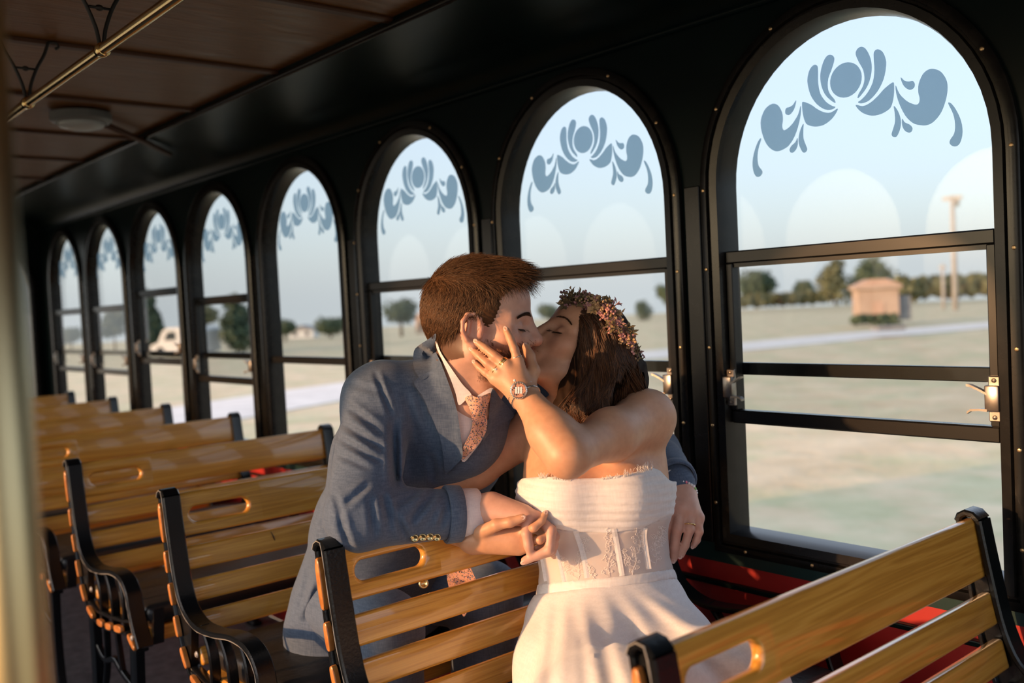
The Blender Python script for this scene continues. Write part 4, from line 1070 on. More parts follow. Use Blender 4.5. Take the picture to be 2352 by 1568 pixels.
# pulled folds on the sleeve and chest
FOLD = [((795, 930), (872, 985), 8, 1.0), ((782, 968), (884, 1032), 8, 1.1), ((772, 1002), (880, 1062), 7, 1.0), ((770, 1040), (850, 1075), 7, .7), ((905, 1178), (940, 1245), 8, 1.0), ((1000, 1128), (940, 1200), 9, 1.2), ((965, 1125), (905, 1165), 7, .7), ((880, 1130), (900, 1215), 8, .9), ((850, 1140), (862, 1235), 8, .8),
        ((775, 1180), (806, 1262), 8, 1.1), ((768, 1130), (792, 1210), 7, .8), ((904, 960), (908, 1118), 10, 1.9), ((850, 1110), (785, 1165), 8, 1.0), ((700, 1430), (735, 1345), 9, 1.2), ((715, 1300), (690, 1400), 8, .7), ((930, 900), (960, 1010), 9, .6), ((800, 880), (890, 905), 8, .5), ((990, 1040), (1000, 1110), 8, .7), ((860, 850), (902, 960), 6, .9), ((1010, 1215), (1030, 1160), 7, .7)]
def jd(P):
    d = .0036 * noise3(P, 34, 2) + .0016 * noise3(P, 80, 7)
    x, y, _ = pix(P)
    for (ax, ay), (bx_, by_), s, am in FOLD:
        ux, uy = bx_ - ax, by_ - ay; L2 = ux * ux + uy * uy; t = ((x - ax) * ux + (y - ay) * uy) / L2; e = ((x - ax) * uy - (y - ay) * ux) / math.sqrt(L2) / s
        en = np.clip(np.sin(math.pi * np.clip(t, 0, 1)), 0, 1) ** .6; d = d + am * en * (.0068 * np.exp(-e * e) - .0050 * np.exp(-(e - 1.7) ** 2) - .0030 * np.exp(-(e + 1.8) ** 2))
    return d
js.disp = jd
cuff_dir = nrm(J(1075, 1180, 1.83) - elR); cuffL = nrm(wrL - elL)
jk = sdf_obj('jacket', js, (-2.32, .78, .47), (-1.20, 1.76, 1.26), .0038, MATS['suit_cloth'], None, None, 1, clips=[(tuple(hipc + [0, 0, -.135]), (-.25, 0, -1))]); child_of(jk, groom)
jb = bvh_of(jk)
def dr(name, poly, mat, **k): o = drape(name, poly, jb, MATS[mat], None, **k); return o
shirt = dr('shirt', [(1000, 775), (1022, 800), (1060, 860), (1100, 905), (1132, 890), (1140, 930), (1120, 990), (1085, 1040), (1062, 1060), (1050, 1010), (1045, 950), (1018, 870), (1000, 810)], 'shirt_cotton', off=.006, step=10); child_of(shirt, groom)
sb_ = bvh_of(jk, shirt, gb)
col1 = drape('collar_leaf', [(1000, 778), (1006, 792), (1014, 812), (1038, 848), (1062, 882), (1083, 906), (1070, 918), (1054, 930), (1047, 905), (1034, 868), (1016, 828), (1003, 800)], sb_, MATS['shirt_cotton'], None, off=.007, th=.003, step=7); child_of(col1, groom)
col2 = drape('collar_leaf', [(1096, 910), (1110, 900), (1126, 891), (1133, 893), (1131, 906), (1122, 905), (1106, 914)], sb_, MATS['shirt_cotton'], None, off=.008, th=.003, step=6); child_of(col2, groom)
tie = empty('tie'); child_of(tie, groom)
kn1 = drape('knot', [(1068, 914), (1082, 908), (1098, 912), (1112, 907), (1126, 902), (1126, 914), (1118, 938), (1112, 950), (1096, 952), (1083, 948), (1076, 932)], sb_, MATS['floral_silk'], None, off=.022, th=.012, step=6, edge_off=lambda x, y: .013 + .012 * max(0, 1 - ((x - 1100) / 30) ** 2)); child_of(kn1, groom)
td = drape('tie_blade', [(1083, 950), (1096, 953), (1113, 950), (1119, 965), (1117, 988), (1108, 1006), (1092, 1028), (1074, 1046), (1063, 1056), (1062, 1040), (1066, 1022), (1078, 998), (1085, 975)], sb_, MATS['floral_silk'], None, off=.012, th=.004, step=7); child_of(td, groom)
bpy.data.objects.remove(tie, do_unlink=True)
kn1.name = 'tie_knot'
lb = bvh_of(jk, shirt, td, gb)
lap = drape('lapel', [(968, 862), (951, 877), (958, 893), (972, 912), (990, 954), (1003, 985), (1011, 1006), (1018, 1045), (1022, 1085), (1030, 1084), (1048, 1066), (1062, 1050), (1061, 1020), (1056, 985), (1051, 950), (1040, 908), (1026, 868), (1012, 835), (1000, 846)], lb, MATS['suit_cloth'], None, off=.010, th=.0035, step=8); child_of(lap, jk.parent)
colr = drape('jacket_collar', [(1000, 766), (985, 778), (954, 800), (949, 825), (951, 846), (958, 860), (969, 872), (985, 864), (1003, 852), (1016, 842), (1003, 812), (999, 790), (1001, 775)], bvh_of(jk, shirt, col1, gb), MATS['suit_cloth'], None, off=.011, th=.0035, step=8); child_of(colr, groom)
lap2 = drape('lapel', [(1131, 893), (1150, 915), (1172, 940), (1180, 958), (1150, 975), (1120, 1000), (1100, 1030), (1112, 1003), (1121, 975), (1124, 940)], lb, MATS['suit_cloth'], None, off=.010, th=.0035, step=8); child_of(lap2, groom)
# shirt cuffs, buttons
def ringcuff(name, c, ax, r0, r1, L, mat, n=28, sq=1.0, parent=groom):
    ax = nrm(ax); s_ = nrm(np.cross(ax, [0, 0, 1.0])); t_ = np.cross(s_, ax); prof = [(r0, 0), (r0 + .0015, .002), (r1 + .0015, L - .002), (r1, L), (r1 - .004, L - .001), (r1 - .004, .0)]
    rings = [[c + ax * h + r * (math.cos(2 * math.pi * k / n) * s_ + sq * math.sin(2 * math.pi * k / n) * t_) for k in range(n)] for r, h in prof]
    o = MB().sweep(rings, True, False, True).build(name, MATS[mat], None, auto=50); child_of(o, parent); return o
ringcuff('shirt_cuff', J(1040, 1180, 1.824), wrR - elR, .0445, .0430, .050, 'shirt_cotton', sq=1.05)
ringcuff('sleeve_end', J(1022, 1181, 1.820), wrR - elR, .0515, .0500, .030, 'suit_cloth', sq=1.05)
ringcuff('sleeve_end', J(1548, 1096, 1.968), wrL - elL, .043, .042, .02, 'suit_cloth'); ringcuff('shirt_cuff', J(1551, 1108, 1.964), wrL - elL, .038, .036, .016, 'shirt_cotton')
def button(c, n_, r, mat='gold_button', name='button'):
    n_ = nrm(n_); s_ = nrm(np.cross(n_, [0, 0, 1.0])); t_ = np.cross(n_, s_)
    mb = MB().lathe([(.0003, .22), (.5, .25), (.62, .42), (.9, .45), (1, .25), (1, 0), (.3, -.3)], n=14); mb.xform(lambda p: c + r * (p[0] * s_ + p[1] * t_ + p[2] * n_))
    o = mb.build(name, MATS[mat], None, True); child_of(o, groom); return o
for px, py in ((952, 1252), (970, 1250), (987, 1249), (1003, 1250)):
    h = jb.ray_cast(Vector(CAM), Vector(ray_(px, py - 17)).normalized()); p = np.array(h[0]) if h[0] else J(px, py, 1.76)
    button(p + nrm(CAM - p) * .003, CAM - p - np.array([0, 0, .6]), .0078)
button(J(973, 1340, 1.90), CAM - J(973, 1340, 1.90), .010)
# trousers, lower tie end
ts = SDF(); ts.ec(hipc + [-.02, 0, .02], hipc + [-.02, 0, -.03], (.16, .12), (.16, .11), SY, .04)
for s, hy in ((-1, 1.08), (1, 1.27)):
    kx = hy - .02 + (.06 if s > 0 else -.02)
    ts.chain([np.array([-1.92, hy, .63]), np.array([-1.66, kx, .635]), np.array([-1.70, hy, .10])], [.098, .074, .062], .03)
ts.disp = lambda P: .004 * noise3(P, 30, 5)
tr_ = sdf_obj('trousers', ts, (-2.24, .85, .05), (-1.54, 1.45, .80), .006, MATS['suit_cloth'], None, None, 2, clips=[((0, 0, .085), (0, 0, -1))]); child_of(tr_, groom)
for hy in (1.08, 1.27):
    sh_ = MB(); xs = [-.10, -.08, .0, .08, .14, .165]; ww = [.030, .036, .036, .044, .036, .018]; hh = [.07, .085, .08, .055, .04, .025]
    sh_.sweep([[(-1.70 + x, hy + w * math.cos(a), .005 + h * (.5 + .5 * math.sin(a)) if math.sin(a) > -.6 else .004) for a in np.linspace(0, 2 * math.pi, 17)[:-1]] for x, w, h in zip(xs, ww, hh)])
    child_of(sh_.build('shoe', MATS['black_vinyl'], None, True), groom)
tb = [J(1050, 1290, 1.92), J(1060, 1330, 1.93), J(1064, 1375, 1.94), J(1066, 1415, 1.95)]
mb = MB(); mb.sweep([[p + RT * w - FW * .002, p + RT * w + FW * .002, p - RT * w + FW * .002, p - RT * w - FW * .002] for p, w in zip(tb, (.022, .029, .024, .001))]); child_of(mb.build('tie_tail', MATS['floral_silk'], None), groom)

# ---------------------------------------------------------------- groom's hair
gbv = bvh_of(gb)
def on_head(bvh, p, c):
    d = nrm(p - c); h = bvh.ray_cast(Vector(c + d * .25), Vector(-d)); return (np.array(h[0]), np.array(h[1])) if h[0] else (c + d * .09, d)
c, f_, l_, u_ = MH
def hair_zone(x, y, z):
    hl = .060 - .35 * max(0, abs(y) - .03) + (0 if x > 0 else 0)          # hairline
    if x > .045 and z < .072 + .1 * (x - .045): return False
    if x > .02: return z > .045 + 1.0 * (x - .02) * .6 and z > .03
    if x > -.028: return z > .026 or (x > .012 and z > -.012 and x < .026)
    return z > -.072 + .25 * (x + .09)
P_ = []; r_ = np.random.default_rng(3); cc = c + .03 * u_ - .012 * f_
tries = 0
while len(P_) < 15000 and tries < 90000:
    tries += 1
    d = nrm(r_.normal(size=3)); p0 = cc + d * .2
    x, y, z = (d @ f_) * .098 - .012, (d @ l_) * .076, (d @ u_) * .086 + .035
    if not hair_zone(x, y, z): continue
    p, n_ = on_head(gbv, p0, cc)
    top = smst(np.array([z]), .06, .10)[0]; back = 1 if x < -.04 else 0; front = smst(np.array([x]), .0, .05)[0] * top
    d0 = top * (f_ * .9 + u_ * .25 - l_ * .15) + (1 - top) * (-u_ * .9 - f_ * (.45 if x < .02 else .1)) + r_.normal(size=3) * .16
    d0 = nrm(d0 - n_ * (d0 @ n_)); L = (.016 + .010 * top + .010 * front) * (.7 + .6 * r_.random()); lift = .12 + .16 * top + .22 * front
    if z < -.04: L *= .5
    if z < .0 and x > -.04: L *= .6
    pts = []; q = p - n_ * .002; dd = nrm(d0 + n_ * lift)
    for k in range(5): pts.append(q.copy()); q = q + dd * L / 4 * 1.25; dd = nrm(dd - n_ * .10 + (f_ * .08 * front) + r_.normal(size=3) * .05)
    P_.append(pts)
hs_ = SDF()
hs_.ell(c - .014 * f_ + .045 * u_, (.101, .0815, .084), np.stack([f_, l_, u_]), .02); hs_.ell(c - .046 * f_ + .012 * u_, (.070, .0725, .066), np.stack([f_, l_, u_]), .02); hs_.ell(c + .035 * f_ + .075 * u_, (.050, .054, .042), np.stack([f_, l_, u_]), .02)
hs_.cone(c + .01 * f_ + .108 * u_ - .01 * l_, c + .052 * f_ + .102 * u_ - .012 * l_, .022, .014, .02)
hs_.ell(c + .088 * f_ - .006 * u_, (.064, .11, .088), np.stack([f_, l_, u_]), .008, True); hs_.ell(c - .004 * f_ - .046 * u_, (.034, .12, .062), np.stack([f_, l_, u_]), .008, True)
hs_.ell(c - .03 * f_ - .135 * u_, (.12, .12, .075), np.stack([f_, l_, u_]), .01, True)
def hd_(P):
    q = to_local(MH, P); a = np.arctan2(q[:, 1], q[:, 2]); return .0012 * np.sin(q[:, 0] * 260 + a * 60 + 3 * noise3(P, 60, 3)) + .0010 * noise3(P, 240, 9)
hs_.disp = hd_
hb = sdf_obj('hair_base', hs_, c - .16, c + .17, .0028, MATS['hair_under_groom'], None, None, 0); child_of(hb, groom)
at = hb.data.attributes.new('rnd', 'FLOAT', 'POINT'); vv = np.zeros(len(hb.data.vertices) * 3, np.float32); hb.data.vertices.foreach_get('co', vv); at.data.foreach_set('value', (.3 + .3 * noise3(vv.reshape(-1, 3), 300, 5)).astype(np.float32))
hbv = bvh_of(hb)
P2 = []
for pts in P_:       # root the hairs on the hair volume
    p = np.array(pts[0]); d = nrm(p - cc); h = hbv.ray_cast(Vector(cc + d * .25), Vector(-d))
    if h[0] is None: continue
    sft = np.array(h[0]) - p
    if np.linalg.norm(sft) < .045: P2.append([q + sft - d * .001 for q in pts])
child_of(strands('hair', P2, .00042, MATS['hair_groom'], None, 3, 1), groom)
# tousled front tuft
tf = []
for k in range(520):
    a = r_.random(); x0 = .015 + .05 * r_.random(); y0 = -.05 + .085 * r_.random(); p = Hm(x0, y0, .108 - .6 * max(0, x0 - .035) - .2 * abs(y0))
    dd = nrm(f_ * (.9 + .3 * r_.normal()) + u_ * (.35 + .3 * r_.normal()) + l_ * .25 * r_.normal()); L = .016 + .022 * r_.random() ** 2; pts = []
    for j in range(6): pts.append(p.copy()); p = p + dd * L / 5; dd = nrm(dd + f_ * .06 - u_ * (.13 + .1 * a) + r_.normal(size=3) * .06)
    tf.append(pts)
child_of(strands('hair_tuft', tf, .00045, MATS['hair_groom'], None, 3, 2), groom)
bw = []
for k in range(420):
    t = r_.random(); s = -1; x0, y0, z0 = .0935 - .020 * t, s * (.012 + .034 * t), .021 + .004 * math.sin(t * 3) - .004 * t; p, n_ = on_head(gbv, Hm(x0, y0, z0 + .004 * (r_.random() - .5)), Hm(.03, 0, .015)); p = p + n_ * .0008
    dd = nrm(-f_ * .5 + l_ * s * .7 + u_ * (.5 - .8 * t) + n_ * .35); bw.append([p + dd * .0085 * j / 2 for j in range(3)])
child_of(strands('eyebrow', bw, .0007, MATS['brow_hair'], None, 3, 3), groom)
ls = []
for k in range(40):
    t = k / 39; p, n_ = on_head(gbv, Hm(.0845 - .010 * abs(t - .4), -.018 - .030 * t, -.0055 + .001 * t), Hm(.03, -.032, -.004)); dd = nrm(f_ * .8 - u_ * .7 - l_ * (.5 * (t - .4))); ls.append([p + dd * .0065 * j / 2 for j in range(3)])
child_of(strands('eyelashes', ls, .0006, MATS['brow_hair'], None, 3, 4), groom)
bd_ = []
while len(bd_) < 3200:
    x0, z0 = .0 + .105 * r_.random(), -.028 - .088 * r_.random(); y0 = -.07 + .075 * r_.random()
    if (x0 - .1) ** 2 + y0 ** 2 + (z0 + .063) ** 2 < .011 ** 2: continue
    if z0 > -.045 and x0 > .03 and x0 < .078: continue
    p, n_ = on_head(gbv, Hm(x0, y0 * 1.3, z0), Hm(.03, 0, -.05)); q = to_local(MH, p[None])[0]
    if q[2] > -.024 or q[2] < -.104 or q[0] < .0: continue
    dd = nrm(-u_ * .7 + f_ * .2 + n_ * .35 + r_.normal(size=3) * .3); bd_.append([p + dd * .0045 * j / 2 for j in range(3)])
child_of(strands('beard', bd_, .00034, MATS['beard_hair'], None, 3, 5), groom)
# rings and bead bracelet
def ring_on(a, b, t, r, w, mat, name, parent, ell=1.0):
    a, b = np.array(a), np.array(b); c0 = a + (b - a) * t; ax = nrm(b - a); s_ = nrm(np.cross(ax, CAM - c0)); t_ = np.cross(ax, s_)
    o = MB().tube([c0 + r * (math.cos(q) * s_ + math.sin(q) * t_) for q in np.linspace(0, 2 * math.pi, 29)[:-1]], w, 8, loop=True).build(name, MATS[mat], None, True); child_of(o, parent); return o, c0, s_, t_
ring_on(lf[2][0], lf[2][1], .75, .0108, .0014, 'gold', 'wedding_ring', groom)
o, c0, s_, t_ = ring_on(wrL, kl[1], .16, .0335, .0006, 'pearl', 'bead_string', groom)
for k in range(34):
    q = 2 * math.pi * k / 34; p = c0 + .0345 * (math.cos(q) * s_ + math.sin(q) * t_); m = 'bead_pink' if k % 7 == 2 else ('bead_green' if k % 7 == 5 else 'pearl')
    child_of(MB().lathe([(.0003, -.003), (.002, -.0022), (.003, 0), (.002, .0022), (.0003, .003)], tuple(p), 8).build('bead', MATS[m], o, True), o)
# ================================================================ the bride
bride = empty('person', tuple(benches[1].location + Vector((.3, 1.3, .54)))); tag(bride, 'woman in a white strapless dress and flower crown holding the man\'s cheek', 'person')
th_ = math.radians(24); BSC = .93
BH = head_frame(J(1332, 807, 1.928), -RT * math.cos(th_) - FW * math.sin(th_) + UP * .72, UP)
bs = SDF(); Hb = head_sdf(bs, BH, BSC, True)
nbB = J(1362, 945, 1.945)
bs.cone(Hb(-.020, 0, -.035), nbB, .050, .050, .03); bs.cone(Hb(.015, 0, -.07), nbB + -FW * .02, .036, .045, .03)
bsL, bsR = J(1488, 958, 1.89), J(1238, 978, 1.96); beL, bwL = J(1303, 1044, 1.65), J(1203, 906, 1.738); beR, bwR = J(948, 1166, 1.97), J(1088, 1238, 1.83)
SX = RT
wst = J(1388, 1292, 1.905); bst = J(1368, 1130, 1.900); cht = J(1366, 1035, 1.915); pel = J(1402, 1420, 1.905)
bs.ec(nbB + -UP * .015, cht, (.095, .045), (.130, .080), SX, .04); bs.ec(cht, bst, (.130, .080), (.136, .098), SX, .04); bs.ec(bst, wst, (.136, .098), (.112, .085), SX, .04); bs.ec(wst, pel, (.108, .080), (.125, .095), SX, .04)
for px in (1303, 1437): bs.ell(J(px, 1128, 1.825), (.056, .056, .052), None, .04)
bs.chain([nbB + -UP * .01, bsL], [.040, .050], .03); bs.chain([nbB + -UP * .015, bsR], [.038, .046], .03)
bs.cone(cht, bsL + (cht - bsL) * .2, .06, .045, .04); bs.cone(cht, bsR + (cht - bsR) * .2, .06, .042, .04)
bs.chain([bsL, bsL + (beL - bsL) * .5, beL], [.047, .044, .036], .03)
bs.chain([beL, beL + (bwL - beL) * .35, bwL], [.034, .0365, .0245], .03)
bs.chain([bsR, bsR + (beR - bsR) * .5, beR], [.045, .041, .036], .02); bs.chain([beR, beR + (bwR - beR) * .35, bwR], [.036, .035, .024], .015)
# left hand on his cheek
bk = [J(1190, 830, 1.742), J(1164, 838, 1.738), J(1147, 854, 1.742), J(1136, 871, 1.750)]
for k_ in bk: bs.cone(bwL, k_, .0215, .0105, .012)
bf = [[bk[0], J(1182, 803, 1.744), J(1172, 778, 1.754), J(1163, 758, 1.762)], [bk[1], J(1137, 818, 1.746), J(1114, 800, 1.758), J(1096, 786, 1.768)],
      [bk[2], J(1120, 835, 1.750), J(1100, 817, 1.762), J(1085, 804, 1.772)], [bk[3], J(1116, 856, 1.758), J(1102, 844, 1.768), J(1091, 833, 1.776)]]
for i, fpt in enumerate(bf): finger(bs, fpt, [.0088, .0090, .0086, .0076][i], .003, .006)
bs.chain([J(1210, 890, 1.742), J(1226, 852, 1.755), J(1217, 818, 1.768), J(1208, 796, 1.775)], [.015, .0112, .0092, .0075], .008)
# right hand held in his
rk = [J(1196, 1222, 1.795), J(1210, 1240, 1.790), J(1205, 1256, 1.795), J(1192, 1262, 1.805)]
for k_ in rk: bs.cone(bwR, k_, .0225, .011, .012)
bs.cone(J(1120, 1236, 1.812), J(1180, 1242, 1.80), .022, .017, .012)
rf = [[rk[0], J(1226, 1212, 1.765), J(1244, 1196, 1.770), J(1252, 1180, 1.778)], [rk[1], J(1240, 1240, 1.770), J(1268, 1222, 1.785), J(1270, 1200, 1.80)], [rk[2], J(1230, 1258, 1.785), J(1256, 1250, 1.80), J(1266, 1236, 1.81)]]
for i, fpt in enumerate(rf): finger(bs, fpt, [.0086, .0086, .008][i], .003, .006)
thp = [J(1105, 1222, 1.80), J(1140, 1205, 1.775), J(1172, 1199, 1.765), J(1200, 1189, 1.762)]; bs.chain(thp, [.014, .0108, .0092, .0078], .006)
def bride_col(P):
    q = to_local(BH, P, BSC); x, y, z = q.T; c = np.tile(np.array([.62, .345, .215]), (len(P), 1))
    def mixin(m, col): c[:] = c * (1 - m[:, None]) + m[:, None] * np.array(col)
    g = lambda cx, cy, cz, r: np.exp(-((x - cx) ** 2 + (np.abs(y) - cy) ** 2 + (z - cz) ** 2) / r ** 2)
    mixin(.35 * g(.06, .043, -.022, .026), (.62, .24, .17)); mixin(.9 * np.clip(g(.0985, 0, -.0575, .010) + g(.097, 0, -.068, .010), 0, 1), (.45, .13, .12))
    mixin(.5 * g(.075, .032, .004, .012), (.36, .17, .11))
    hm = (z > .05) & (x < .07) & (np.sqrt((q ** 2).sum(1)) < .15); mixin(hm * .95, (.03, .014, .009))
    hm = (x < .02) & (z > -.03) & (np.sqrt((q ** 2).sum(1)) < .13); mixin(hm * .95, (.03, .014, .009))
    kk = sum(np.exp(-((P - k_) ** 2).sum(1) / .009 ** 2) for k_ in [f_2[1] for f_2 in bf + rf]); mixin(np.clip(kk, 0, 1) * .4, (.50, .20, .12))
    return c
bb = sdf_obj('body', bs, np.minimum.reduce([beR, pel, bwR]) - .16, np.maximum.reduce([bsL, nbB, Hb(0, 0, .0)]) + .14, .0027, MATS['skin_bride'], None, bride_col, 1); child_of(bb, bride)
for fpt, r in zip(bf, (.0070, .0072, .0068, .006)): child_of(nail(fpt[3], fpt[2], r, None), bride)
child_of(nail(J(1208, 796, 1.775), J(1217, 818, 1.768), .0068, None), bride); child_of(nail(thp[3], thp[2], .0074, None), bride); child_of(nail(rf[0][3], rf[0][2], .0066, None), bride)

# ---------------------------------------------------------------- dress
ds = SDF()
ds.ec(cht, bst, (.132, .084), (.139, .100), SX, .04); ds.ec(bst, wst, (.139, .100), (.116, .089), SX, .04); ds.ec(wst, pel, (.116, .089), (.162, .118), SX, .04)
for px in (1303, 1437): ds.ell(J(px, 1130, 1.825), (.058, .058, .056), None, .05)
ds.cone(J(1240, 1140, 1.86), J(1250, 1190, 1.86), .03, .03, .04); ds.cone(J(1500, 1110, 1.85), J(1490, 1170, 1.85), .03, .03, .04)
ds.grow = .006
dcx = J(1370, 1160, 1.80)
def ruch(P):
    pz = (P - dcx) @ UP.astype(np.float32); px_ = (P - dcx) @ RT.astype(np.float32)
    ph = pz * 420 + 16 * px_ ** 2 * np.sign(px_ + .02) * 4 + 1.6 * noise3(P, 22, 12)
    return .0011 * np.sin(ph) * (1 + .5 * noise3(P, 35, 3)) + .0006 * np.sin(ph * 2.3 + 1)
ds.disp = ruch
lo_, hi_ = J(1180, 1240, 1.72) - .14, J(1520, 1060, 1.95) + .14
def pl_(a, b): # plane through two seen points and along the line of sight, normal upward in the picture
    A, B = J(*a), J(*b); n_ = np.cross(B - CAM, A - CAM); n_ = nrm(n_); return A, (n_ if n_ @ UP > 0 else -n_)
pA, nA = pl_((1200, 1096, 1.85), (1505, 1070, 1.85)); pB, nB = pl_((1205, 1216, 1.83), (1528, 1208, 1.83)); pC, nC = pl_((1240, 1335, 1.83), (1530, 1322, 1.83))
CUT_T = [(1180, 1112), (1200, 1098), (1250, 1093), (1310, 1099), (1380, 1097), (1440, 1089), (1498, 1073), (1516, 1080), (1540, 1105)]
CUT_B = [(1190, 1188), (1250, 1209), (1320, 1221), (1400, 1224), (1470, 1215), (1535, 1184)]
CUT_W = [(1230, 1342), (1300, 1334), (1390, 1326), (1500, 1312), (1540, 1306)]
CUT_S = [(1230, 1368), (1300, 1359), (1390, 1347), (1500, 1332), (1540, 1326)]
up_ = lambda L, k: [(x, y - k) for x, y in L]
ds.clip = between(CUT_T, CUT_B)
bust = sdf_obj('bodice_band', ds, lo_, hi_, .0034, MATS['dress_chiffon'], None, None, 1); child_of(bust, bride)
ds2 = SDF(); ds2.ops = list(ds.ops); ds2.grow = .004; ds2.clip = between(up_(CUT_B, 4), up_(CUT_W, -4))
lo2, hi2 = J(1230, 1400, 1.75) - .12, J(1530, 1180, 1.95) + .12
sheer = sdf_obj('sheer_waist', ds2, lo2, hi2, .005, MATS['sheer_mesh'], None, None, 1); child_of(sheer, bride)
sbv = bvh_of(sheer, bust)
def boning(pts, w=.0055):
    P = []
    for x, y in catmull(pts, 5, False):
        h = sbv.ray_cast(Vector(CAM), Vector(ray_(x, y)).normalized())
        if h[0]: P.append(np.array(h[0]) + nrm(CAM - np.array(h[0])) * .0012)
    if len(P) < 3: return
    rings = []
    for i, p in enumerate(P):
        t = nrm(P[min(i + 1, len(P) - 1)] - P[max(i - 1, 0)]); n_ = nrm(CAM - p); s_ = nrm(np.cross(t, n_)); rings.append([p - s_ * w, p + n_ * .0007, p + s_ * w, p - n_ * .0007])
    o = MB().sweep(rings).build('boning', MATS['dress_chiffon'], None); child_of(o, bride)
for pts in ([(1262, 1235), (1283, 1275), (1297, 1335)], [(1322, 1218), (1340, 1275), (1350, 1335)], [(1410, 1214), (1420, 1270), (1430, 1330)], [(1481, 1212), (1480, 1240), (1492, 1318)], [(1238, 1240), (1250, 1300), (1258, 1350)]): boning(pts, .0052)
# waist band of the sheer panel and lace sprigs
wb = SDF(); wb.ops = list(ds.ops); wb.grow = .0058
wb.clip = between(CUT_W, up_(CUT_S, -4))
wbo = sdf_obj('waist_band', wb, lo2, hi2, .005, MATS['dress_chiffon'], None, None, 1); child_of(wbo, bride)
rl = np.random.default_rng(8)
def sprig(x, y, h, lean, k):
    mb = MB(); n = 0
    def put(pts, r):
        P = []
        for a, b in pts:
            hh = sbv.ray_cast(Vector(CAM), Vector(ray_(a, b)).normalized())
            if hh[0]: P.append(np.array(hh[0]) + nrm(CAM - np.array(hh[0])) * .0014)
        if len(P) > 2: mb.tube(P, r, 4)
    put([(x + lean * t * h + 3 * math.sin(t * 7 + k), y - h * t) for t in np.linspace(0, 1, 12)], .0004)
    for j in range(9):
        t = .1 + .9 * j / 9; bx, by = x + lean * t * h, y - h * t; a0 = (1 if j % 2 else -1) * (.7 + .5 * rl.random()); L = h * (.10 + .2 * rl.random()) * (1.1 - .5 * t)
        put([(bx + math.sin(a0) * L * s + 2 * math.sin(s * 9), by - math.cos(a0) * L * s) for s in np.linspace(0, 1, 6)], .00034)
        wq = 2 + 3 * rl.random(); cx_, cy_ = bx + math.sin(a0) * L, by - math.cos(a0) * L
        put([(cx_ + wq * math.cos(q) * (1 + .5 * math.cos(3 * q + j)), cy_ + wq * math.sin(q) * (1 + .5 * math.cos(5 * q + k))) for q in np.linspace(0, 6.3, 14)], .00034)
    if mb.v:
        o = mb.build('lace_sprig', MATS['lace_thread'], None); child_of(o, bride); o['kind'] = 'stuff'
for i, a in enumerate([(1325, 1335, 62, .15), (1395, 1330, 66, .12), (1365, 1330, 34, -.5), (1400, 1262, 44, .05), (1455, 1320, 60, .1), (1470, 1270, 58, -.1), (1505, 1300, 70, .05), (1340, 1280, 46, .1), (1300, 1320, 40, -.2), (1515, 1260, 50, .1), (1440, 1300, 40, -.3)]): sprig(*a, i)
# fringe of lace along the neckline
fr_ = []
bv2 = bvh_of(bust)
for x0, x1, hgt in ((1238, 1258, 14), (1270, 1312, 12), (1385, 1425, 9), (1432, 1452, 16), (1462, 1500, 20)):
    for k in range(int((x1 - x0) * 1.1)):
        x = x0 + (x1 - x0) * rl.random(); y = np.interp(x, [p_[0] for p_ in CUT_T], [p_[1] for p_ in CUT_T]) + 2; h = bv2.ray_cast(Vector(CAM), Vector(ray_(x, y + 4)).normalized())
        if h[0] is None: continue
        p = np.array(h[0]); q = nrm(UP + RT * rl.normal() * .35 - FW * .1); L = hgt / 1190 * (.5 + .7 * rl.random()); fr_.append([p, p + q * L * .5, p + q * L + RT * .002 * rl.normal()])
child_of(strands('lace_fringe', fr_, .0005, MATS['lace_thread'], None, 3, 9, .6), bride)
# skirt: falls from the waist over her lap, with soft folds running from the waist
ss = SDF()
kneeA, kneeB = np.array([-1.00, 1.30, .60]), np.array([-1.06, 1.02, .60])
ss.ec(wst - UP * .020, pel, (.118, .094), (.146, .118), SX, .04); ss.ec(pel, J(1420, 1500, 1.86), (.146, .118), (.165, .13), SX, .05)
ss.chain([J(1462, 1490, 1.90), kneeA], [.090, .090], .09); ss.chain([J(1345, 1480, 1.84), kneeB], [.085, .09], .08)
ss.chain([J(1262, 1424, 1.86), J(1252, 1520, 1.80), J(1250, 1700, 1.70)], [.040, .050, .07], .04)
ss.chain([kneeA, np.array([-.90, 1.22, .12])], [.10, .15], .06); ss.chain([kneeB, np.array([-.98, .98, .12])], [.10, .15], .06); ss.cone(np.array([-.94, 1.1, .33]), np.array([-1.0, 1.1, .6]), .15, .13, .08)
SKF = [((1268, 1362), (1236, 1570), 9), ((1300, 1362), (1290, 1570), 12), ((1335, 1372), (1372, 1575), 12), ((1372, 1350), (1480, 1570), 13), ((1412, 1346), (1570, 1530), 13), ((1440, 1342), (1640, 1480), 12), ((1475, 1338), (1660, 1440), 9), ((1320, 1420), (1325, 1575), 10), ((1390, 1420), (1440, 1570), 11), ((1460, 1420), (1560, 1560), 11)]
def skf(P):
    x, y, w = pix(P); d = .0012 * noise3(P, 34, 8)
    for (ax, ay), (bx_, by_), s in SKF:
        ux, uy = bx_ - ax, by_ - ay; L2 = ux * ux + uy * uy; t = ((x - ax) * ux + (y - ay) * uy) / L2; e = ((x - ax) * uy - (y - ay) * ux) / math.sqrt(L2) / (s * 1.25 * (.7 + .7 * np.clip(t, 0, 1.3)))
        am = np.clip(t * 3, 0, 1) * (.3 + .7 * np.clip(t, 0, 1)); d = d - .0065 * am * np.exp(-e * e) + .003 * am * np.exp(-(e - 1.7) ** 2)
    return d
ss.clip = between(up_(CUT_S, 3), None)
ss.disp = skf
pF, nF = pl_((1240, 1344, 1.83), (1530, 1314, 1.83))
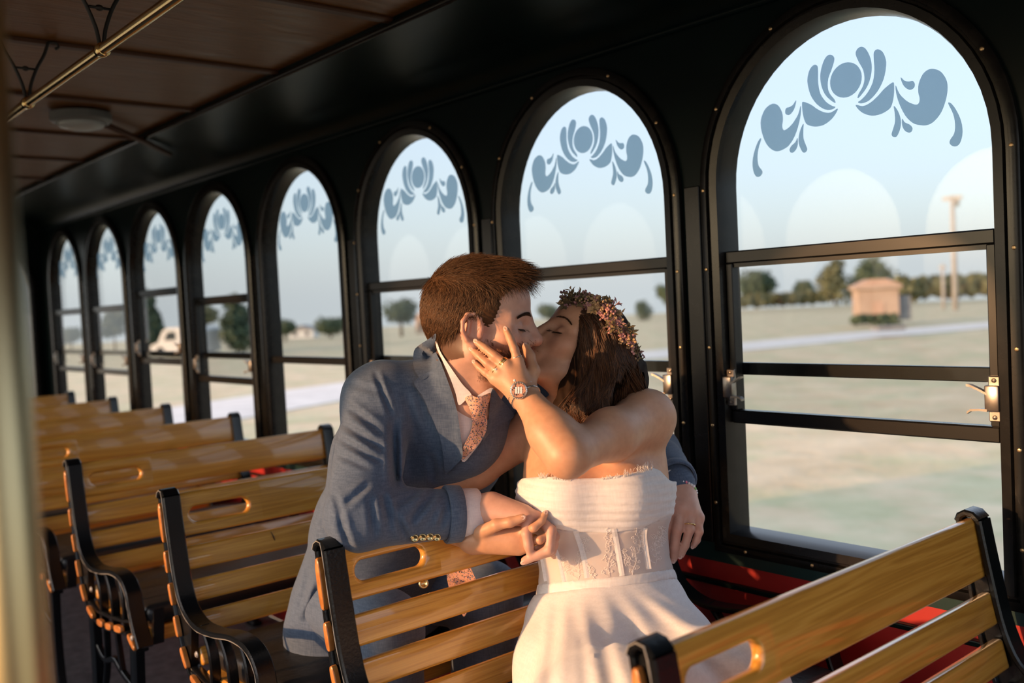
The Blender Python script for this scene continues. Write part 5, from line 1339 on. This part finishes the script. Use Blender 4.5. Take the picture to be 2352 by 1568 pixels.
skirt = sdf_obj('skirt', ss, (-1.46, .80, .0), (-.72, 1.66, .86), .0055, MATS['dress_chiffon'], None, None, 2, clips=[((0, 0, .025), (0, 0, -1))]); child_of(skirt, bride)

# ---------------------------------------------------------------- bride's hair
hv = SDF(); c, f_, l_, u_ = BH; RB = np.stack([f_, l_, u_])
hv.ell(Hb(-.014, 0, .040), np.array((.101, .081, .085)) * BSC, RB, .02); hv.ell(Hb(-.040, 0, .0), np.array((.070, .078, .080)) * BSC, RB, .03)
hv.ell(Hb(.098, -.002, -.040), np.array((.075, .080, .088)) * BSC, RB, .012, True); hv.ell(Hb(.060, .060, -.030), np.array((.045, .055, .080)) * BSC, RB, .015, True); hv.ell(Hb(.060, -.06, -.03), np.array((.045, .055, .08)) * BSC, RB, .015, True)
lock = [[(1345, 760, 1.885), (1350, 830, 1.885), (1338, 890, 1.87), (1318, 935, 1.855), (1322, 975, 1.85)], [(1390, 770, 1.90), (1400, 850, 1.89), (1385, 910, 1.87), (1362, 960, 1.855), (1368, 1000, 1.85)],
        [(1415, 790, 1.93), (1432, 860, 1.92), (1425, 910, 1.90), (1405, 950, 1.88), (1400, 975, 1.87)], [(1420, 800, 1.94), (1436, 860, 1.93), (1442, 895, 1.92), (1452, 922, 1.915)], [(1360, 900, 1.98), (1330, 960, 1.97), (1300, 990, 1.96)], [(1330, 860, 1.95), (1300, 930, 1.945), (1268, 975, 1.945)]]
rads = [[.026, .034, .038, .034, .012], [.034, .044, .046, .042, .014], [.034, .044, .044, .034, .012], [.022, .028, .022, .008], [.04, .04, .02], [.03, .035, .02]]
for L_, R_ in zip(lock, rads): hv.chain([J(*p) for p in L_], R_, .025)
hv.disp = lambda P: .006 * noise3(P, 34, 4) + 0.0016 * np.sin((P @ RT.astype(np.float32)) * 330 + 3.2 * np.sin((P @ UP.astype(np.float32)) * 38) + 2 * noise3(P, 25, 2)) + .0012 * noise3(P, 260, 9)
hvb = sdf_obj('hair_base', hv, J(1250, 1040, 1.80) - .10, J(1480, 660, 2.05) + .10, .0036, MATS['hair_under_bride'], None, None, 0); child_of(hvb, bride)
at = hvb.data.attributes.new('rnd', 'FLOAT', 'POINT'); vv = np.zeros(len(hvb.data.vertices) * 3, np.float32); hvb.data.vertices.foreach_get('co', vv); at.data.foreach_set('value', (.25 + .25 * noise3(vv.reshape(-1, 3), 200, 5)).astype(np.float32))
hvv = bvh_of(hvb)
G = [[(1292, 704), (1326, 722), (1338, 780), (1336, 850), (1318, 905), (1300, 950), (1306, 985)], [(1305, 699), (1350, 728), (1362, 800), (1362, 860), (1345, 915), (1330, 960), (1340, 1000)],
     [(1325, 694), (1372, 735), (1390, 800), (1395, 870), (1380, 925), (1362, 965), (1372, 1005)], [(1335, 693), (1395, 740), (1415, 810), (1425, 875), (1412, 925), (1395, 960), (1402, 990)], [(1345, 694), (1410, 750), (1434, 820), (1450, 880), (1448, 920), (1430, 950), (1440, 975)], [(1350, 696), (1420, 760), (1445, 830), (1466, 890), (1475, 920), (1470, 945), (1488, 958)], [(1362, 700), (1432, 770), (1456, 840), (1474, 890), (1484, 920), (1484, 945), (1500, 962)]]
Gc = np.array([catmull(g_, 3, False) for g_ in G]); hairs = []; rh = np.random.default_rng(6)
for k in range(8500):
    w_ = rh.random() * (len(G) - 1.001); i = int(w_); t = w_ - i; pth = Gc[i] * (1 - t) + Gc[i + 1] * t
    s0 = rh.random() * .55; n0 = int(s0 * len(pth)); e0 = len(pth) - int(rh.random() * 4); pth = pth[n0:e0]
    if len(pth) < 6: continue
    pth = np.stack([np.interp(np.linspace(0, len(pth) - 1, 12), np.arange(len(pth)), pth[:, q_]) for q_ in (0, 1)], 1); cl_k = round(w_ * 5) / 5; ph = cl_k * 4.1 + rh.normal() * .35; am = 7 + 6 * rh.random(); pts = []; last = None; off_ = .001 + .004 * rh.random()
    ox, oy = rh.normal() * 3, rh.normal() * 5
    for j, (x, y) in enumerate(pth):
        lp_ = (n0 + j * (e0 - n0) / 11) / 18; x2 = x + ox + am * min(1, lp_ * 1.6) * math.sin(lp_ * 12 + ph); y2 = y + oy; h = hvv.ray_cast(Vector(CAM), Vector(ray_(x2, y2)).normalized())
        if h[0] is not None: Zt = (np.array(h[0]) - CAM) @ FW
        elif last is not None: Zt = last
        else: Zt = None
        if Zt is None: continue
        if last is not None and abs(Zt - last) > .02: Zt = last + math.copysign(.012, Zt - last)
        last = Zt; pts.append(J(x2, y2, Zt - off_ + .0015 * math.sin(j + ph)))
    if len(pts) == 12: hairs.append(pts)
child_of(strands('hair', hairs, .0008, MATS['hair_bride'], None, 3, 6, .5), bride)
fl_ = []
for k in range(26):   # loose flyaway strands by the shoulder
    x, y = 1440 + 20 * rh.random(), 880 + 40 * rh.random(); Z0 = 1.90 + .05 * rh.random(); a = rh.random()
    fl_.append([J(x + 38 * a * s + 8 * math.sin(s * 5 + k), y + 60 * s - 25 * a * s * s, Z0) for s in np.linspace(0, 1, 8)])
child_of(strands('loose_hair', fl_, .0005, MATS['hair_bride'], None, 3, 7, .4), bride)
bbv = bvh_of(bb); bw = []; ls = []
for k in range(130):
    t = rh.random(); s = 1; p, n_ = on_head(bbv, Hb(.093 - .022 * t, s * (.012 + .036 * t), .022 + .007 * math.sin(t * 2.6) - .006 * t + .003 * (rh.random() - .5)), Hb(.03, 0, .015)); dd = nrm(-f_ * .4 + l_ * s * .8 + u_ * (.4 - .9 * t) + n_ * .3); bw.append([p + n_ * .0004 + dd * .007 * j / 2 for j in range(3)])
child_of(strands('eyebrow', bw, .0006, MATS['hair_bride'], None, 3, 3), bride)
for k in range(46):
    t = k / 45; p, n_ = on_head(bbv, Hb(.0845 - .010 * abs(t - .4), .019 + .027 * t, -.009 + .002 * t), Hb(.03, .032, -.006)); dd = nrm(f_ * .7 - u_ * .8 + l_ * (.6 * (t - .3))); ls.append([p + dd * .0075 * j / 2 for j in range(3)])
child_of(strands('eyelashes', ls, .0007, MATS['hair_bride'], None, 3, 4), bride)

# ---------------------------------------------------------------- flower crown
for nm, c1, c2 in (('bloom_pink', (.55, .24, .26, 1), (.72, .42, .40, 1)), ('bloom_mauve', (.30, .15, .17, 1), (.45, .25, .26, 1)), ('bloom_cream', (.42, .27, .14, 1), (.60, .42, .24, 1)), ('sprig_green', (.15, .12, .06, 1), (.26, .19, .10, 1))):
    mk(nm, rough=.8).vary(c1, c2, 120)
crown = empty('flower_crown'); child_of(crown, bride)
cp = catmull([(1306, 705, 1.91), (1345, 700, 1.885), (1384, 714, 1.87), (1407, 741, 1.868), (1425, 775, 1.875), (1434, 808, 1.89), (1436, 832, 1.905)], 8, False)
cp = [J(*p) for p in cp]
child_of(MB().tube(cp, .0035, 6).build('vine', MATS['sprig_green'], None, True), bride)
bpy.data.objects.remove(crown, do_unlink=True)
def floret(kind):
    mb = MB()
    if kind == 0:      # five petals
        for k in range(5):
            a = k * 2 * math.pi / 5; ca, sa = math.cos(a), math.sin(a); px, py = -sa, ca
            V = [(0, 0, 0), (ca * .5 + px * .38, sa * .5 + py * .38, .28), (ca, sa, .30), (ca * .5 - px * .38, sa * .5 - py * .38, .28), (ca * .5, sa * .5, .12)]
            mb.add(V, [(0, 1, 4), (1, 2, 4), (2, 3, 4), (3, 0, 4)]); mb.add([(x, y, z - .06) for x, y, z in V], [(4, 1, 0), (4, 2, 1), (4, 3, 2), (4, 0, 3)])
        mb.lathe([(.02, .05), (.16, .12), (.14, .26), (.02, .32)], n=7)
    elif kind == 1:    # a cluster of dried buds
        r = np.random.default_rng(4)
        for k in range(9):
            d = nrm(r.normal(size=3) + [0, 0, .8]); mb.tube([(0, 0, 0), tuple(d * .7)], .05, 4); mb.lathe([(.02, -.16), (.14, -.06), (.15, .05), (.04, .17)], tuple(d * .8), 6)
    else:              # small leafy sprig
        mb.tube([(0, 0, 0), (.1, 0, .6), (.05, .1, 1.2)], .05, 4)
        for k in range(6):
            z = .25 + .17 * k; a = k * 2.4; ca, sa = math.cos(a), math.sin(a); V = [(.05, 0, z), (ca * .3 - sa * .12, sa * .3 + ca * .12, z + .2), (ca * .6, sa * .6, z + .35), (ca * .3 + sa * .12, sa * .3 - ca * .12, z + .2)]
            mb.add(V, [(0, 1, 2, 3)]); mb.add([(x, y, z_ - .04) for x, y, z_ in V], [(3, 2, 1, 0)])
    return mb.mesh(['blossom', 'bud_cluster', 'leaf_sprig'][kind])
fme = {}
for k in (0, 1, 2):
    for m in ('bloom_pink', 'bloom_mauve', 'bloom_cream', 'sprig_green'):
        me = floret(k); me.materials.append(MATS[m]); fme[k, m] = me
rc = np.random.default_rng(21); hc = Hb(-.02, 0, .03)
for k in range(300):
    t = rc.random() * (len(cp) - 1.01); i = int(t); p = cp[i] + (cp[i + 1] - cp[i]) * (t - i); out = nrm(nrm(p - hc) + rc.normal(size=3) * .55 - FW * .2)
    kd = rc.choice([0, 0, 1, 1, 1, 2]); ft = i / len(cp); mt = 'sprig_green' if kd == 2 and rc.random() < .7 else rc.choice(['bloom_pink', 'bloom_mauve', 'bloom_cream'] if ft > .35 else ['bloom_cream', 'bloom_mauve', 'sprig_green'])
    o = mesh_link(['blossom', 'bud_cluster', 'leaf_sprig'][kd], fme[kd, mt], None, None); sc_ = (.0125 if kd == 0 else .0150 if kd == 1 else .0165) * (.75 + .6 * rc.random())
    q = Vector(out).to_track_quat('Z', 'Y'); mw = Matrix.Translation(Vector(p + out * (.001 + .018 * rc.random()))) @ q.to_matrix().to_4x4() @ Matrix.Rotation(rc.random() * 6.28, 4, 'Z') @ Matrix.Scale(sc_, 4)
    o.parent = bride; o.matrix_parent_inverse = Matrix.Translation(-Vector(bride.location)); o.matrix_basis = mw
rb = MB(); pts = [J(1440, 820, 1.945), J(1444, 845, 1.95), J(1443, 868, 1.952)]; rb.sweep([[p - RT * .004, p - FW * .001, p + RT * .004, p + FW * .001] for p in pts]); child_of(rb.build('ribbon', MATS['shirt_cotton'], None), bride)

# ---------------------------------------------------------------- jewellery
ring_on(bf[0][0], bf[0][1], .35, .0096, .0009, 'silver', 'twisted_ring', bride)
for t in (.16, .26, .36): ring_on(bf[1][0], bf[1][1], t, .0100, .0011, 'gold', 'gold_band', bride)
o, c0, s_, t_ = ring_on(bf[2][0], bf[2][1], .30, .0096, .0009, 'gold', 'engagement_ring', bride)
child_of(MB().lathe([(.0003, -.002), (.0022, -.001), (.003, .0006), (.0022, .002), (.0003, .0024)], tuple(c0 + nrm(CAM - c0) * .0105), 8).build('stone', MATS['pearl'], o), o)
ring_on(rf[1][0], rf[1][1], .45, .0098, .0013, 'gold', 'gold_band', bride); ring_on(rf[1][0], rf[1][1], .62, .0098, .0012, 'gold', 'gold_band', bride); ring_on(bwR, rk[2], .06, .0258, .0010, 'silver', 'bangle', bride)
for t in (.02, -.055):     # twin strand watch bracelet
    a, b = bwL, bwL + (bwL - beL); c0 = a + (b - a) * t; ax = nrm(b - a); s_ = nrm(np.cross(ax, CAM - c0)); t_ = np.cross(ax, s_); tw = []
    P = []
    for q in np.linspace(0, 2 * math.pi, 73)[:-1]: P.append(c0 + (.0285 + .0006 * math.sin(q * 36)) * (math.cos(q) * s_ + math.sin(q) * t_) + ax * .0007 * math.cos(q * 36))
    child_of(MB().tube(P, .0016, 6, loop=True).build('watch_strand', MATS['silver'], None, True), bride)
wc = J(1192, 896, 1.705); wn = nrm(CAM - wc + RT * -.3); ws = nrm(np.cross(wn, UP)); wt = np.cross(wn, ws)
def wx(p): return wc + p[0] * ws + p[1] * wt + p[2] * wn
mk('watch_dial', rough=.2).vary((.02, .015, .012, 1), (.55, .25, .14, 1), 320, lo=.42, hi=.5)
child_of(MB().lathe([(.006, -.004), (.0155, -.003), (.0165, .0), (.0155, .0035), (.0135, .004), (.0125, .003)], n=32).xform(wx).build('watch_case', MATS['silver'], None, auto=40), bride)
child_of(MB().lathe([(.0002, .0034), (.0126, .0034), (.0128, .002)], n=28).xform(wx).build('watch_dial', MATS['watch_dial'], None), bride)
for k in range(30):
    a = 2 * math.pi * k / 30; child_of(MB().lathe([(.0002, -.001), (.0011, 0), (.0002, .001)], (.0150 * math.cos(a), .0150 * math.sin(a), .004), 6).xform(wx).build('watch_bead', MATS['silver'], None, True), bride)
for k in (-1, 0, 1): child_of(MB().box(-.0016 + k * .0045, .0016 + k * .0045, -.006, .006, .0034, .0042).xform(wx).build('dial_mark', MATS['pearl'], None), bride)
child_of(MB().lathe([(.0002, -.002), (.0024, -.001), (.0024, .001), (.0002, .002)], (.008, -.0175, .001), 10).xform(wx).build('watch_crown', MATS['pearl'], None, True), bride)
